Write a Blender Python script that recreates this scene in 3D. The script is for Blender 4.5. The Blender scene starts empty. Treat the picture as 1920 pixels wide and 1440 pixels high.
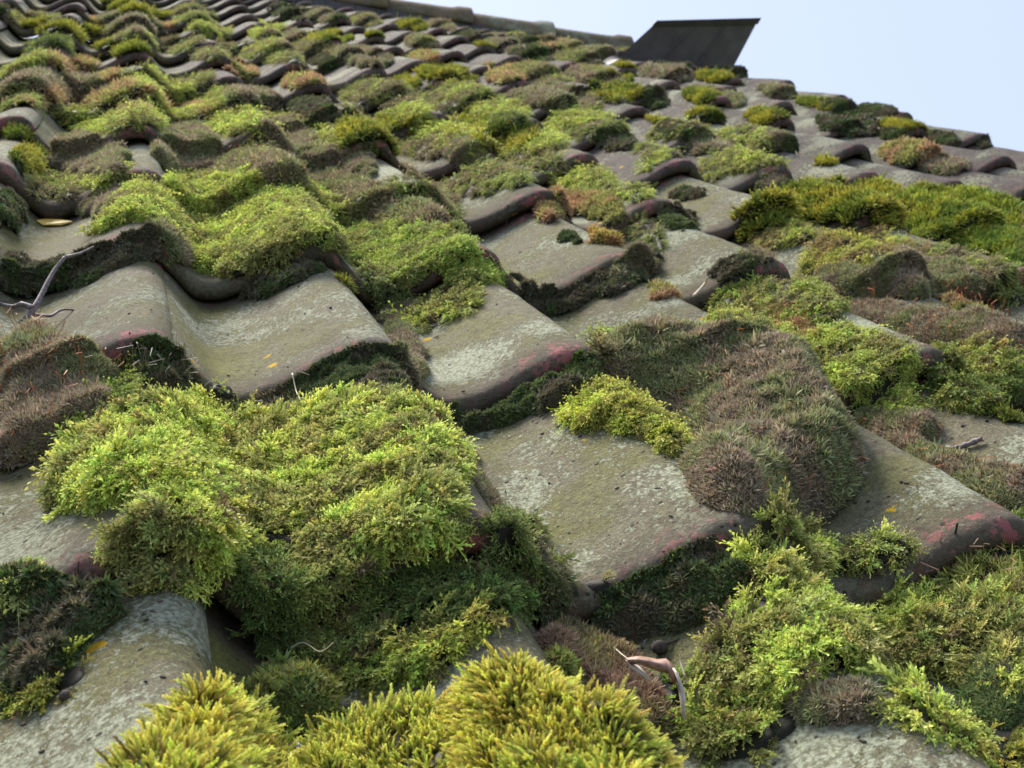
import bpy, math, random
import numpy as np
from mathutils import Matrix, Vector

random.seed(7)
rng = np.random.default_rng(7)
SC = bpy.context.scene
COL = SC.collection

# ------------------------------------------------------------------ roof frame, camera, light
W = 0.20                  # width of one pantile (crest to crest)
L = 1.922 * W             # exposed length of one pantile
TH = 0.158 * W            # how far a lip stands above the tile below
HV = 0.24 * W             # depth of the valley below the crest
PITCH = math.radians(30)
ROOF = Matrix.Translation((0, 0, 4.2)) @ Matrix.Rotation(PITCH, 4, 'X')   # roof x = along the row, y = up the slope, z = out of the roof
FPX = 2419.0              # focal length in pixels of a 1920 px wide frame
CAM = np.array([-0.1122, -7.514, 2.0257]) * W

RC = np.array([[0.95820619, -0.2644205, 0.10919107], [0.01185098, -0.34466542, -0.93865079], [0.2858329, 0.90071502, -0.3271269]])
u_, s_, v_ = np.linalg.svd(RC); RC = u_ @ v_

cam = bpy.data.objects.new('camera', bpy.data.cameras.new('camera'))
COL.objects.link(cam)
m = Matrix(((RC[0][0], -RC[1][0], -RC[2][0], CAM[0]),
            (RC[0][1], -RC[1][1], -RC[2][1], CAM[1]),
            (RC[0][2], -RC[1][2], -RC[2][2], CAM[2]), (0, 0, 0, 1)))
cam.matrix_world = ROOF @ m
cam.data.sensor_width = 36
cam.data.lens = FPX / 1920 * 36
cam.data.clip_start = 0.02
cam.data.clip_end = 2000
cam.data.dof.use_dof = True
cam.data.dof.focus_distance = 0.98
cam.data.dof.aperture_fstop = 20
SC.camera = cam

world = bpy.data.worlds.new('World'); SC.world = world; world.use_nodes = True
wn = world.node_tree; bg = wn.nodes['Background']
sky = wn.nodes.new('ShaderNodeTexSky'); sky.sky_type = 'NISHITA'; sky.sun_disc = False
SUN_EL, SUN_AZ = math.radians(52), math.radians(-18)     # azimuth: clockwise from +Y (up the slope)
sky.sun_elevation = SUN_EL; sky.sun_rotation = SUN_AZ
sky.air_density = 1.0; sky.dust_density = 4.0; sky.ozone_density = 1.5
veil = wn.nodes.new('ShaderNodeMix'); veil.data_type = 'RGBA'; veil.inputs[0].default_value = 0.80   # thin bright cloud veil over the sky
veil.inputs[7].default_value = (2.9, 3.4, 4.85, 1)
wn.links.new(sky.outputs[0], veil.inputs[6]); wn.links.new(veil.outputs[2], bg.inputs[0]); bg.inputs[1].default_value = 0.115
sun = bpy.data.objects.new('sun', bpy.data.lights.new('sun', 'SUN')); COL.objects.link(sun)
sun.data.energy = 4.1; sun.data.angle = math.radians(22); sun.data.color = (1.0, 0.94, 0.84)
sd = Vector((math.sin(SUN_AZ) * math.cos(SUN_EL), math.cos(SUN_AZ) * math.cos(SUN_EL), math.sin(SUN_EL)))
sun.rotation_euler = sd.to_track_quat('Z', 'Y').to_euler()
SC.view_settings.view_transform = 'Standard'; SC.view_settings.look = 'None'
SC.view_settings.exposure = 1.05

# ------------------------------------------------------------------ small maths
def vhash(ix, iy, seed):
    n = (ix.astype(np.int64) * 374761393 + iy.astype(np.int64) * 668265263 + seed * 974634777) & 0xffffffff
    n = ((n ^ (n >> 13)) * 1274126177) & 0xffffffff
    return ((n ^ (n >> 16)) & 0xffff) / 65535.0

def vnoise(x, y, seed=0):
    ix = np.floor(x); iy = np.floor(y); fx = x - ix; fy = y - iy
    fx = fx * fx * (3 - 2 * fx); fy = fy * fy * (3 - 2 * fy)
    a = vhash(ix, iy, seed); b = vhash(ix + 1, iy, seed); c = vhash(ix, iy + 1, seed); d = vhash(ix + 1, iy + 1, seed)
    return (a * (1 - fx) + b * fx) * (1 - fy) + (c * (1 - fx) + d * fx) * fy

def fbm(x, y, seed=0, o=3):
    s = 0; a = .5; t = 0
    for k in range(o):
        s = s + a * vnoise(x * 2 ** k, y * 2 ** k, seed + 17 * k); t += a; a *= .5
    return s / t

def project(X):
    Y = (X - CAM) @ RC.T
    return 960 + FPX * Y[..., 0] / Y[..., 2], 720 + FPX * Y[..., 1] / Y[..., 2], Y[..., 2]

def ray(px, py):
    d = RC.T @ np.array([(px - 960) / FPX, (py - 720) / FPX, 1.0])
    return d / np.linalg.norm(d)

def sstep(a, b, x):
    t = np.clip((x - a) / (b - a), 0, 1); return t * t * (3 - 2 * t)

# ------------------------------------------------------------------ the tiled surface as a height function
def prof(t):
    t = t - np.floor(t)
    a = np.where(t < .34, .5 + .5 * np.cos(np.pi * t / .34), .5 - .5 * np.cos(np.pi * (t - .34) / .66))
    return -HV * (1 - a)
ROLL = 0.006
jr = np.random.default_rng(3)
JIT = jr.normal(0, 1, (40, 40, 4))
def jit(i, j):
    i = np.clip(np.asarray(i).astype(int) + 12, 0, 39); j = np.clip(np.asarray(j).astype(int) + 16, 0, 39)
    return JIT[i, j]
def jz(i, j):
    return np.clip(jit(i, j)[..., 0], -1.6, 1.6) * 0.0022
def roll_of(t):
    return ROLL * (sstep(.55, .98, t))
def sag(x, y):
    """the old roof sags towards the upper gable corner"""
    s = np.maximum(0, y / L - 3.0); u = x / W
    return -W * (.00187 * s * s - .00327 * s * (u - 4) + .000932 * s * s * (u - 4))
RIDGE_V = 13.79
def S(x, y):
    """top of the tiles at roof position x, y"""
    uu = x / W; vv = -y / L
    j = np.floor(vv); s = vv - j
    t = uu - np.floor(uu)
    on_roll = t < .13
    i = np.where(on_roll, np.floor(uu), np.floor(uu) + 1)
    tt = np.where(on_roll, t + 1, t)
    return prof(t) + TH * s + roll_of(tt) + jz(i, j) + sag(x, y)

T_S = 0.3 * (9 / 0.3) ** np.linspace(0, 1, 2600)
def raymarch(px, py, lift=0.0):
    d = ray(px, py); p = CAM + T_S[:, None] * d
    hit = p[:, 2] < S(p[:, 0], p[:, 1]) + lift
    return p[int(np.argmax(hit))] if hit.any() else p[-1]

# ------------------------------------------------------------------ object helpers
def tag(o, label=None, cat=None, group=None, kind=None):
    if label: o['label'] = label
    if cat: o['category'] = cat
    if group: o['group'] = group
    if kind: o['kind'] = kind
    return o

def mesh_obj(name, V, F, mat, parent=None, smooth=False, col=None, uv=None, matrix=None):
    """V (n,3); F = list of index tuples or an (m,k) array"""
    me = bpy.data.meshes.new(name)
    V = np.asarray(V, dtype=np.float32)
    if isinstance(F, np.ndarray):
        F = [F]
    if len(F) and isinstance(F[0], np.ndarray):
        idx = np.concatenate([f.ravel() for f in F]).astype(np.int32)
        tot = np.concatenate([np.full(len(f), f.shape[1]) for f in F]).astype(np.int32)
    else:
        idx = np.array([k for f in F for k in f], dtype=np.int32); tot = np.array([len(f) for f in F], dtype=np.int32)
    st = np.concatenate([[0], np.cumsum(tot)[:-1]]).astype(np.int32)
    me.vertices.add(len(V)); me.vertices.foreach_set('co', V.ravel())
    me.loops.add(len(idx)); me.loops.foreach_set('vertex_index', idx)
    me.polygons.add(len(tot)); me.polygons.foreach_set('loop_start', st); me.polygons.foreach_set('loop_total', tot)
    me.polygons.foreach_set('use_smooth', np.full(len(tot), bool(smooth)))
    if uv is not None:
        l = me.uv_layers.new(name='UVMap'); l.data.foreach_set('uv', np.asarray(uv, dtype=np.float32)[idx].ravel())
    if col is not None:
        a = me.color_attributes.new('Col', 'BYTE_COLOR', 'POINT')
        c = np.ones((len(V), 4), dtype=np.float32); c[:, :3] = col; a.data.foreach_set('color', c.ravel())
    me.update()
    if mat: me.materials.append(mat)
    o = bpy.data.objects.new(name, me); COL.objects.link(o)
    if parent: o.parent = parent
    if matrix is not None: o.matrix_world = matrix
    return o

class MB:
    def __init__(s): s.v = []; s.f = []
    def add(s, V, F):
        k = len(s.v); s.v += [tuple(p) for p in V]; s.f += [tuple(i + k for i in f) for f in F]
    def box(s, x0, x1, y0, y1, z0, z1):
        s.add([(x0, y0, z0), (x1, y0, z0), (x1, y1, z0), (x0, y1, z0), (x0, y0, z1), (x1, y0, z1), (x1, y1, z1), (x0, y1, z1)],
              [(0, 3, 2, 1), (4, 5, 6, 7), (0, 1, 5, 4), (1, 2, 6, 5), (2, 3, 7, 6), (3, 0, 4, 7)])
    def tube(s, pts, rad, n=7, rough=0.0):
        pts = [Vector(p) for p in pts]; k = len(pts); V = []; F = []
        up = Vector((.3, .2, .9)).normalized()
        for a in range(k):
            d = (pts[min(a + 1, k - 1)] - pts[max(a - 1, 0)]).normalized()
            e = d.cross(up).normalized(); g = e.cross(d)
            for b in range(n):
                an = 2 * math.pi * b / n; r = rad[a] * (1 + rough * (random.random() - .5))
                V.append(pts[a] + e * (r * math.cos(an)) + g * (r * math.sin(an)))
        for a in range(k - 1):
            for b in range(n):
                F.append((a * n + b, a * n + (b + 1) % n, (a + 1) * n + (b + 1) % n, (a + 1) * n + b))
        F.append(tuple(range(n - 1, -1, -1))); F.append(tuple((k - 1) * n + b for b in range(n)))
        s.add(V, F)
    def build(s, name, mat, parent=None, smooth=False, matrix=None):
        return mesh_obj(name, s.v, s.f, mat, parent, smooth, matrix=matrix)

# ------------------------------------------------------------------ materials
def newmat(name):
    m = bpy.data.materials.new(name); m.use_nodes = True
    nt = m.node_tree; return m, nt, nt.nodes['Principled BSDF']
class NT:
    def __init__(s, nt): s.nt = nt
    def n(s, t, **k):
        nd = s.nt.nodes.new(t)
        for a, b in k.items(): setattr(nd, a, b)
        return nd
    def l(s, a, b): s.nt.links.new(a, b)
    def noise(s, vec, scale, detail=4, rough=.55, dist=0):
        nd = s.n('ShaderNodeTexNoise'); nd.inputs['Scale'].default_value = scale; nd.inputs['Detail'].default_value = detail
        nd.inputs['Roughness'].default_value = rough; nd.inputs['Distortion'].default_value = dist; s.l(vec, nd.inputs['Vector']); return nd.outputs['Fac']
    def ramp(s, fac, a, b, smooth=True):
        nd = s.n('ShaderNodeMapRange'); nd.interpolation_type = 'SMOOTHSTEP' if smooth else 'LINEAR'
        nd.inputs['From Min'].default_value = a; nd.inputs['From Max'].default_value = b; s.l(fac, nd.inputs['Value']); return nd.outputs['Result']
    def math(s, op, a, b=None):
        nd = s.n('ShaderNodeMath', operation=op)
        for k, q in enumerate((a, b)):
            if q is None: continue
            if isinstance(q, (int, float)): nd.inputs[k].default_value = q
            else: s.l(q, nd.inputs[k])
        return nd.outputs[0]
    def mix(s, fac, a, b, blend='MIX'):
        nd = s.n('ShaderNodeMix', data_type='RGBA', blend_type=blend)
        for q, sk in ((fac, nd.inputs[0]), (a, nd.inputs[6]), (b, nd.inputs[7])):
            if isinstance(q, (int, float)): sk.default_value = q
            elif isinstance(q, tuple): sk.default_value = (*q, 1)
            else: s.l(q, sk)
        return nd.outputs[2]

def tile_material(name, c1, c2, c3, lichen=1.0, red=1.0, rimk=.72):
    m, nt, bs = newmat(name); N = NT(nt)
    tc = N.n('ShaderNodeTexCoord'); oi = N.n('ShaderNodeObjectInfo')
    off = N.n('ShaderNodeVectorMath', operation='SCALE'); off.inputs[0].default_value = (37.1, 51.7, 13.3); N.l(oi.outputs['Random'], off.inputs['Scale'])
    add = N.n('ShaderNodeVectorMath', operation='ADD'); N.l(tc.outputs['Object'], add.inputs[0]); N.l(off.outputs[0], add.inputs[1])
    P = add.outputs[0]
    sep = N.n('ShaderNodeSeparateXYZ'); N.l(tc.outputs['UV'], sep.inputs[0]); U, V = sep.outputs[0], sep.outputs[1]
    n1 = N.noise(P, 14, 5); n2 = N.noise(P, 55, 6, .65); n3 = N.noise(P, 520, 4, .8); n4 = N.noise(P, 5, 2)
    c = N.mix(N.ramp(n1, .38, .62), c1, c2)
    c = N.mix(N.math('MULTIPLY', N.ramp(n2, .48, .72), .7), c, c3)
    # green algae in the flank right of each crest and on part of the tile
    gr = N.math('MULTIPLY', N.ramp(N.math('ABSOLUTE', N.math('SUBTRACT', U, .25)), .38, .05), N.ramp(n1, .32, .58))
    c = N.mix(N.math('MULTIPLY', gr, .75), c, (.165, .165, .04))
    # fine grain
    g = N.ramp(n3, .3, .7, False)
    c = N.mix(1.0, c, N.mix(g, (.5, .5, .5), (1.38, 1.37, 1.32)), 'MULTIPLY')
    n5 = N.noise(P, 190, 5, .8)
    c = N.mix(1.0, c, N.mix(N.ramp(n5, .36, .64, False), (.62, .60, .58), (1.30, 1.31, 1.28)), 'MULTIPLY')
    # brown rim and bare red clay along the ends
    rim = N.math('ADD', N.ramp(N.math('ADD', V, N.math('MULTIPLY', N.math('SUBTRACT', n1, .5), .25)), .80, .97), N.ramp(V, .09, .0))
    c = N.mix(N.math('MULTIPLY', N.math('MINIMUM', rim, 1.0), rimk), c, (.075, .055, .045))
    rn = N.ramp(N.math('ADD', N.noise(P, 48, 7, .75), N.math('MULTIPLY', rim, .09)), .605, .63)
    rm = N.math('MULTIPLY', N.math('MULTIPLY', rn, N.math('MINIMUM', N.math('ADD', N.ramp(V, .88, .95), N.ramp(V, .10, .04)), 1)), red)
    crest = N.ramp(N.math('ABSOLUTE', N.math('SUBTRACT', U, 1.0)), .42, .12)
    rm = N.math('MULTIPLY', rm, N.math('ADD', N.math('MULTIPLY', crest, .85), .15))
    c = N.mix(N.math('MULTIPLY', rm, .85), c, (.40, .12, .125))
    # crust lichen, flaky patches
    wv = N.n('ShaderNodeVectorMath', operation='MULTIPLY'); wv.inputs[1].default_value = (1, .8, 1); N.l(P, wv.inputs[0])
    lf = N.noise(wv.outputs[0], 140, 6, .76, .3); lb = N.noise(P, 8, 2); fl = N.noise(wv.outputs[0], 300, 4, .7, .2)
    lsum = N.math('ADD', lf, N.math('MULTIPLY', N.math('SUBTRACT', lb, .5), .95))
    fs = N.math('ADD', fl, N.math('MULTIPLY', N.math('SUBTRACT', lb, .5), .5))
    lm = N.math('MULTIPLY', N.math('MAXIMUM', N.ramp(lsum, .54, .565), N.math('MULTIPLY', N.ramp(fs, .575, .60), .85)), lichen)
    lcol = N.mix(N.ramp(N.noise(P, 300, 2), .35, .65), (.185, .185, .115), (.37, .39, .275))
    lm = N.math('MULTIPLY', lm, N.math('SUBTRACT', 1.0, N.math('MULTIPLY', N.math('MINIMUM', rim, 1.0), .8)))
    c = N.mix(lm, c, lcol)
    # small yellow lichen spots
    vo = N.n('ShaderNodeTexVoronoi'); vo.inputs['Scale'].default_value = 26; N.l(P, vo.inputs['Vector'])
    sc = N.n('ShaderNodeSeparateColor'); N.l(vo.outputs['Color'], sc.inputs[0])
    yd = N.math('ADD', vo.outputs['Distance'], N.math('MULTIPLY', N.math('SUBTRACT', N.noise(P, 190, 3), .5), .32))
    ym = N.math('MULTIPLY', N.ramp(yd, .155, .13), N.math('GREATER_THAN', sc.outputs[0], .86))
    ym = N.math('MULTIPLY', ym, lichen)
    c = N.mix(ym, c, (.55, .33, .015))
    # black specks
    vs = N.n('ShaderNodeTexVoronoi'); vs.inputs['Scale'].default_value = 120; N.l(P, vs.inputs['Vector'])
    sc2 = N.n('ShaderNodeSeparateColor'); N.l(vs.outputs['Color'], sc2.inputs[0])
    bm = N.math('MULTIPLY', N.ramp(vs.outputs['Distance'], .26, .18), N.math('GREATER_THAN', sc2.outputs[1], .90))
    c = N.mix(N.math('MULTIPLY', bm, .85), c, (.02, .018, .015))
    # each tile a little different
    hv = N.n('ShaderNodeHueSaturation'); N.l(c, hv.inputs['Color'])
    N.l(N.math('ADD', N.math('MULTIPLY', oi.outputs['Random'], .34), .84), hv.inputs['Value'])
    N.l(hv.outputs[0], bs.inputs['Base Color'])
    bs.inputs['Roughness'].default_value = .88
    bs.inputs['Specular IOR Level'].default_value = .22
    h = N.math('ADD', N.math('MULTIPLY', lm, .7), N.math('ADD', N.math('MULTIPLY', n5, 1.3), N.math('MULTIPLY', n2, .7)))
    h = N.math('ADD', h, N.math('ADD', N.math('MULTIPLY', ym, .5), N.math('MULTIPLY', bm, .8)))
    bp = N.n('ShaderNodeBump'); bp.inputs['Strength'].default_value = .85; bp.inputs['Distance'].default_value = .0048
    N.l(h, bp.inputs['Height']); N.l(bp.outputs[0], bs.inputs['Normal'])
    return m

M = {}
M['tile'] = tile_material('aged_clay', (.180, .163, .108), (.162, .158, .066), (.115, .085, .058), 1.0, .8)
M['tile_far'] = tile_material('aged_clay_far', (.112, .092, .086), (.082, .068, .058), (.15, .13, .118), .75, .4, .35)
M['ridge'] = tile_material('ridge_clay', (.22, .165, .12), (.16, .12, .09), (.26, .15, .06), .8, .3)

def attr_material(name, rough=.65, transl=.3, spec=.3):
    m, nt, bs = newmat(name); N = NT(nt)
    a = N.n('ShaderNodeAttribute'); a.attribute_name = 'Col'
    N.l(a.outputs['Color'], bs.inputs['Base Color']); bs.inputs['Roughness'].default_value = rough
    bs.inputs['Specular IOR Level'].default_value = spec
    tr = N.n('ShaderNodeBsdfTranslucent'); N.l(a.outputs['Color'], tr.inputs['Color'])
    mx = N.n('ShaderNodeMixShader'); mx.inputs[0].default_value = transl
    N.l(bs.outputs[0], mx.inputs[1]); N.l(tr.outputs[0], mx.inputs[2])
    N.l(mx.outputs[0], nt.nodes['Material Output'].inputs['Surface'])
    return m
M['moss'] = attr_material('moss')

def simple_mat(name, c1, c2, scale=30, rough=.8, bump=.001, metal=0):
    m, nt, bs = newmat(name); N = NT(nt); tc = N.n('ShaderNodeTexCoord')
    n = N.noise(tc.outputs['Object'], scale, 5, .6)
    N.l(N.mix(N.ramp(n, .35, .65), c1, c2), bs.inputs['Base Color']); bs.inputs['Roughness'].default_value = rough
    bs.inputs['Metallic'].default_value = metal
    bp = N.n('ShaderNodeBump'); bp.inputs['Strength'].default_value = .6; bp.inputs['Distance'].default_value = bump
    N.l(n, bp.inputs['Height']); N.l(bp.outputs[0], bs.inputs['Normal'])
    return m
M['deck'] = simple_mat('old_felt', (.03, .027, .024), (.05, .045, .04), 20)
M['mortar'] = simple_mat('mortar', (.05, .045, .045), (.09, .08, .08), 60)
M['wall'] = simple_mat('render', (.55, .53, .48), (.62, .60, .55), 12)
M['lawn'] = simple_mat('lawn', (.05, .08, .025), (.09, .12, .04), 4)
M['metal'] = simple_mat('dark_sheet_metal', (.075, .062, .066), (.105, .088, .092), 14, .6, .0006, .0)
M['lead'] = simple_mat('lead_flashing', (.05, .044, .042), (.085, .075, .072), 40, .6, .001, .2)
M['metal_rim'] = simple_mat('metal_rim', (.028, .018, .016), (.045, .03, .026), 30, .6)
M['twig'] = simple_mat('twig_bark', (.08, .06, .055), (.22, .18, .17), 300, .7, .0008)
M['leaf'] = simple_mat('dead_leaf', (.20, .10, .06), (.36, .22, .16), 120, .6, .0006)
M['leaf_pale'] = simple_mat('pale_leaf', (.45, .38, .32), (.62, .55, .48), 120, .6, .0006)
M['yellow'] = simple_mat('yellow_leaf', (.55, .36, .05), (.65, .46, .10), 150, .6)
M['straw'] = simple_mat('straw', (.35, .30, .18), (.5, .43, .3), 100, .6)
M['berry'] = simple_mat('berry', (.02, .02, .035), (.05, .05, .08), 90, .35)
M['crumb'] = simple_mat('crumb', (.025, .018, .012), (.06, .045, .03), 200, .9)
M['pebble'] = simple_mat('pebble', (.13, .11, .10), (.22, .19, .18), 200, .7)

# ------------------------------------------------------------------ setting far below and behind
gz = 0.0
mb = MB(); mb.add([(-400, -400, gz), (400, -400, gz), (400, 400, gz), (-400, 400, gz)], [(0, 1, 2, 3)])
tag(mb.build('ground', M['lawn']), kind='structure')

house = bpy.data.objects.new('house', None); COL.objects.link(house); house.location = (0, 1.2, 0)
tag(house, 'pitched house roof deck and gable hidden beneath the old tiles', 'house')
RY = RIDGE_V * L           # the ridge
ex = 11.02 * W; wx = -9.0 * W
def child(o):
    o.parent = house; o.matrix_parent_inverse = Matrix.Translation(-house.location); return o
mb = MB(); mb.box(wx, ex, -3.4 * L, RY - .02, -.345, -.32)
child(mb.build('roof_deck', M['deck'], matrix=ROOF))
def rw(x, y, z): return ROOF @ Vector((x, y, z))
a = rw(ex, RY, -.32); b_ = rw(ex, -3.4 * L, -.32)
mb = MB()
far_y = a.y + (a.y - b_.y)
mb.add([(wx, a.y, a.z), (ex, a.y, a.z), (ex, far_y, b_.z), (wx, far_y, b_.z), (wx, a.y, a.z - .03), (ex, a.y, a.z - .03), (ex, far_y, b_.z - .03), (wx, far_y, b_.z - .03)],
       [(0, 1, 2, 3), (7, 6, 5, 4), (0, 4, 5, 1), (1, 5, 6, 2), (2, 6, 7, 3), (3, 7, 4, 0)])
child(mb.build('back_slope', M['deck']))
mb = MB()
gx = ex - .12
p = [(gx, b_.y + .1, 0), (gx, far_y - .1, 0), (gx, far_y - .1, b_.z - .06), (gx, a.y, a.z - .14), (gx, b_.y + .1, b_.z - .06)]
q = [(wx, *k[1:]) for k in p]
mb.add(p + q, [(0, 1, 2, 3, 4), (9, 8, 7, 6, 5)] + [(k, k + 5, (k + 1) % 5 + 5, (k + 1) % 5) for k in range(5)])
child(mb.build('wall', M['wall']))

# ------------------------------------------------------------------ tiles
TT = 0.024                # tile thickness
def tile_mesh(seed, hi=True):
    nx = 46 if hi else 22
    ts = np.concatenate([np.linspace(.02, 1.09, nx - 4), [1.105, 1.12, 1.128, 1.13]])
    ny = 40 if hi else 12
    ys = list(np.linspace(.16 * L, -L + .016, ny)); r = .016
    sec = [(y, 0.0) for y in ys]
    for a in np.linspace(0, 90, 7)[1:]:
        a = math.radians(a); sec.append((-L + r - r * math.sin(a), -(r * .85) * (1 - math.cos(a))))
    sec += [(-L + .001, -TT * .75), (-L + .004, -TT), (-L + .03, -TT)]
    sec += [(y, -TT) for y in np.linspace(-L * .7, .16 * L, 5)]
    sec = np.array(sec); ns = len(sec)
    X, K = np.meshgrid(ts * W, np.arange(ns))
    Y = sec[K, 0]; Z = sec[K, 1]
    sv = -Y / L
    t = X / W
    z = prof(t) + TH * np.maximum(sv, 0) + roll_of(t) + Z + .0048 * sstep(.02 * L, .13 * L, Y)
    # rounded right edge of the roll
    z = z - np.where((t > 1.09) & (Z > -TT * .7), .006 * ((t - 1.09) / .04) ** 2, 0)
    z = np.where(t > 1.0, z - .0 , z)
    # unevenness, and a chipped, wavering lip
    top = (K < ny + 6)
    z = z + np.where(top, (fbm(X * 26, Y * 26, seed) - .5) * .0034 + (fbm(X * 140, Y * 140, seed + 5, 2) - .5) * .0012, 0)
    edge = sstep(-L + .05, -L, Y)
    chip = (fbm(X * 60, X * 0 + seed, seed + 9, 3) - .5) * .007
    chip = chip + np.maximum(fbm(X * 24, X * 0 + 3.3, seed + 31, 2) - .68, 0) * .05
    Y = Y + edge * chip
    V = np.stack([X, Y, z], -1).reshape(-1, 3)
    ncol = len(ts)
    a = (np.arange(ns)[:, None] * ncol + np.arange(ncol - 1)[None]).ravel()
    b = (((np.arange(ns) + 1) % ns)[:, None] * ncol + np.arange(ncol - 1)[None]).ravel()
    F = [np.stack([a, b, b + 1, a + 1], 1)]
    F = [f[:, ::1] for f in F]
    cap0 = np.array([[k * ncol for k in range(ns)]][::-1]); cap1 = np.array([[k * ncol + ncol - 1 for k in range(ns - 1, -1, -1)]])
    F += [cap0, cap1]
    uv = np.stack([t, np.clip(sv, 0, 1)], -1).reshape(-1, 2)
    return V, F, uv

ORD = ['', 'first', 'second', 'third', 'fourth', 'fifth', 'sixth', 'seventh', 'eighth', 'ninth', 'tenth', 'eleventh', 'twelfth',
       'thirteenth', 'fourteenth', 'fifteenth', 'sixteenth', 'seventeenth', 'eighteenth', 'nineteenth', 'twentieth']
tile_meshes = {}
def get_tile_mesh(hi, k):
    if (hi, k) not in tile_meshes:
        V, F, uv = tile_mesh(100 + k * 7, hi)
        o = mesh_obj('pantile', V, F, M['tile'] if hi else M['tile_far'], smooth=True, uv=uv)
        tile_meshes[(hi, k)] = o.data; bpy.data.objects.remove(o)
    return tile_meshes[(hi, k)]

TILE_LABELS = {
    (1, 0): 'grey double-looking roof tile at left centre with a smooth bare trough and thick mossy lip',
    (2, 0): 'bare grey roof tile in the middle whose blunt round lip hangs over dark moss',
    (2, 1): 'large lichen-speckled roof tile right of the big green moss cushion, bright tuft on its crest',
    (0, 0): 'grey roof tile behind the forked twig, at the left edge of the photo',
    (3, 1): 'bare roof tile coming out from under the big brown moss mound at right',
    (3, -1): 'grey roof tile with one small dark moss dot near its crest',
    (0, 2): 'lichen-spotted roof tile in the bottom left corner beside the yellow moss',
    (1, 1): 'roof tile buried under the largest yellow-green moss cushion',
}
def mat_local(x, y, z, rz=0, rx=0, ry=0):
    return ROOF @ Matrix.Translation((x, y, z)) @ Matrix.Rotation(rz, 4, 'Z') @ Matrix.Rotation(rx, 4, 'X') @ Matrix.Rotation(ry, 4, 'Y')

n_tiles = 0
for j in range(-14, 4):
    for i in range(-7, 12):
        cx = np.array([(i - 1 + a) * W for a in (0, .5, 1.1) for b in (0, .5, 1)]); cy = np.array([-(j + b) * L for a in (0, .5, 1.1) for b in (0, .5, 1)])
        px, py, d = project(np.stack([cx, cy, cx * 0], -1))
        ok = (d > .1) & (px > -420) & (px < 2480) & (py > -130) & (py < 1850)
        if not ok.any(): continue
        dist = d.mean()
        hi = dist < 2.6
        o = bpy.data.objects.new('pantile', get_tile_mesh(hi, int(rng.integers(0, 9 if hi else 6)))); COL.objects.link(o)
        q = jit(i, j)
        nd = {(3, 1): (.012, -.010), (0, 0): (-.006, 0)}.get((i, j), (0, 0))     # slipped tiles
        xa, xb, ya, yb = (i - 1) * W, i * W, -(j + 1) * L, -j * L
        s00, s10, s01 = float(sag(xa, ya)), float(sag(xb, ya)), float(sag(xa, yb))
        o.matrix_world = mat_local(xa + nd[0], yb + nd[1], float(jz(i, j)) + s01, rz=float(np.clip(q[1], -1.5, 1.5)) * .006,
                                   rx=math.atan2(s01 - s00, L), ry=float(np.clip(q[2], -1.5, 1.5)) * .004 - math.atan2(s10 - s00, W))
        r = j + 15; c = 12 - i
        lab = TILE_LABELS.get((i, j))
        if not lab:
            look = 'grey lichen-flecked' if hi else ('dark weathered' if j < -6 else 'grey-brown mossy')
            lab = f'{look} clay roof tile, {ORD[r]} row below the ridge, {ORD[c]} from the right verge'
        tag(o, lab, 'roof tile', 'wavy roof tiles laid in rows up the slope'); n_tiles += 1
print('tiles', n_tiles)

# ------------------------------------------------------------------ ridge tiles with mortar, and the dark metal box
def ridge_mesh(seed):
    n = 20; R0 = .095; Lr = 2.252 * W
    ys = [(-.03, R0 * .97), (Lr * .25, R0), (Lr * .62, R0 * 1.03), (Lr * .78, R0 * 1.06), (Lr * .85, R0 * 1.17), (Lr * .97, R0 * 1.2), (Lr * 1.0, R0 * 1.19), (Lr * 1.01, R0 * 1.13), (Lr * 1.01, R0 * 1.0), (Lr * .9, R0 * .98), (-.03, R0 * .8)]
    V = []; uv = []
    for k, (x, r) in enumerate(ys):
        for a in range(n + 1):
            th = math.radians(-8 + 196 * a / n); rr = r + (float(fbm(np.array(x * 30), np.array(a * .5), seed)) - .5) * .005
            V.append((x, -math.cos(th) * rr * 1.1, math.sin(th) * rr)); uv.append((.5, .5))
    F = []
    K = len(ys)
    for k in range(K):
        for a in range(n):
            p0 = k * (n + 1) + a; p1 = ((k + 1) % K) * (n + 1) + a
            F.append((p0, p0 + 1, p1 + 1, p1))
    F.append(tuple(k * (n + 1) for k in range(K))); F.append(tuple(k * (n + 1) + n for k in range(K - 1, -1, -1)))
    return V, F, uv
RR = Matrix.Rotation(-PITCH, 4, 'X')
RIDGE_Z0 = .010
def ridge_pos(u):       # the ridge sags a little towards the gable
    return RIDGE_Z0 + float(sag(u * W, RY))
ridge_us = [8.314 + 2.252 * k for k in range(-4, 2)]
for k, uu in enumerate(ridge_us):
    V, F, uv = ridge_mesh(40 + k)
    t = bpy.data.objects.new('ridge_tile', None); COL.objects.link(t)
    z0 = ridge_pos(uu); z1 = ridge_pos(uu + 2.252)
    ang = math.atan2(z1 - z0, 2.252 * W)
    t.matrix_world = ROOF @ Matrix.Translation((uu * W, RY, z0)) @ RR @ Matrix.Rotation(-ang, 4, 'Y')
    nn = len(ridge_us) - k
    tag(t, f'half-round ridge tile with orange lichen, {ORD[nn]} along the ridge from the dark metal box', 'ridge tile', 'half-round tiles capping the ridge')
    o = mesh_obj('clay_cap', V, F, M['ridge'], smooth=True, uv=uv); o.parent = t
    mb = MB(); mb.box(0, 2.252 * W - .002, -.103, .09, -.06, -.002); o = mb.build('mortar_bed', M['mortar']); o.parent = t

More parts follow.
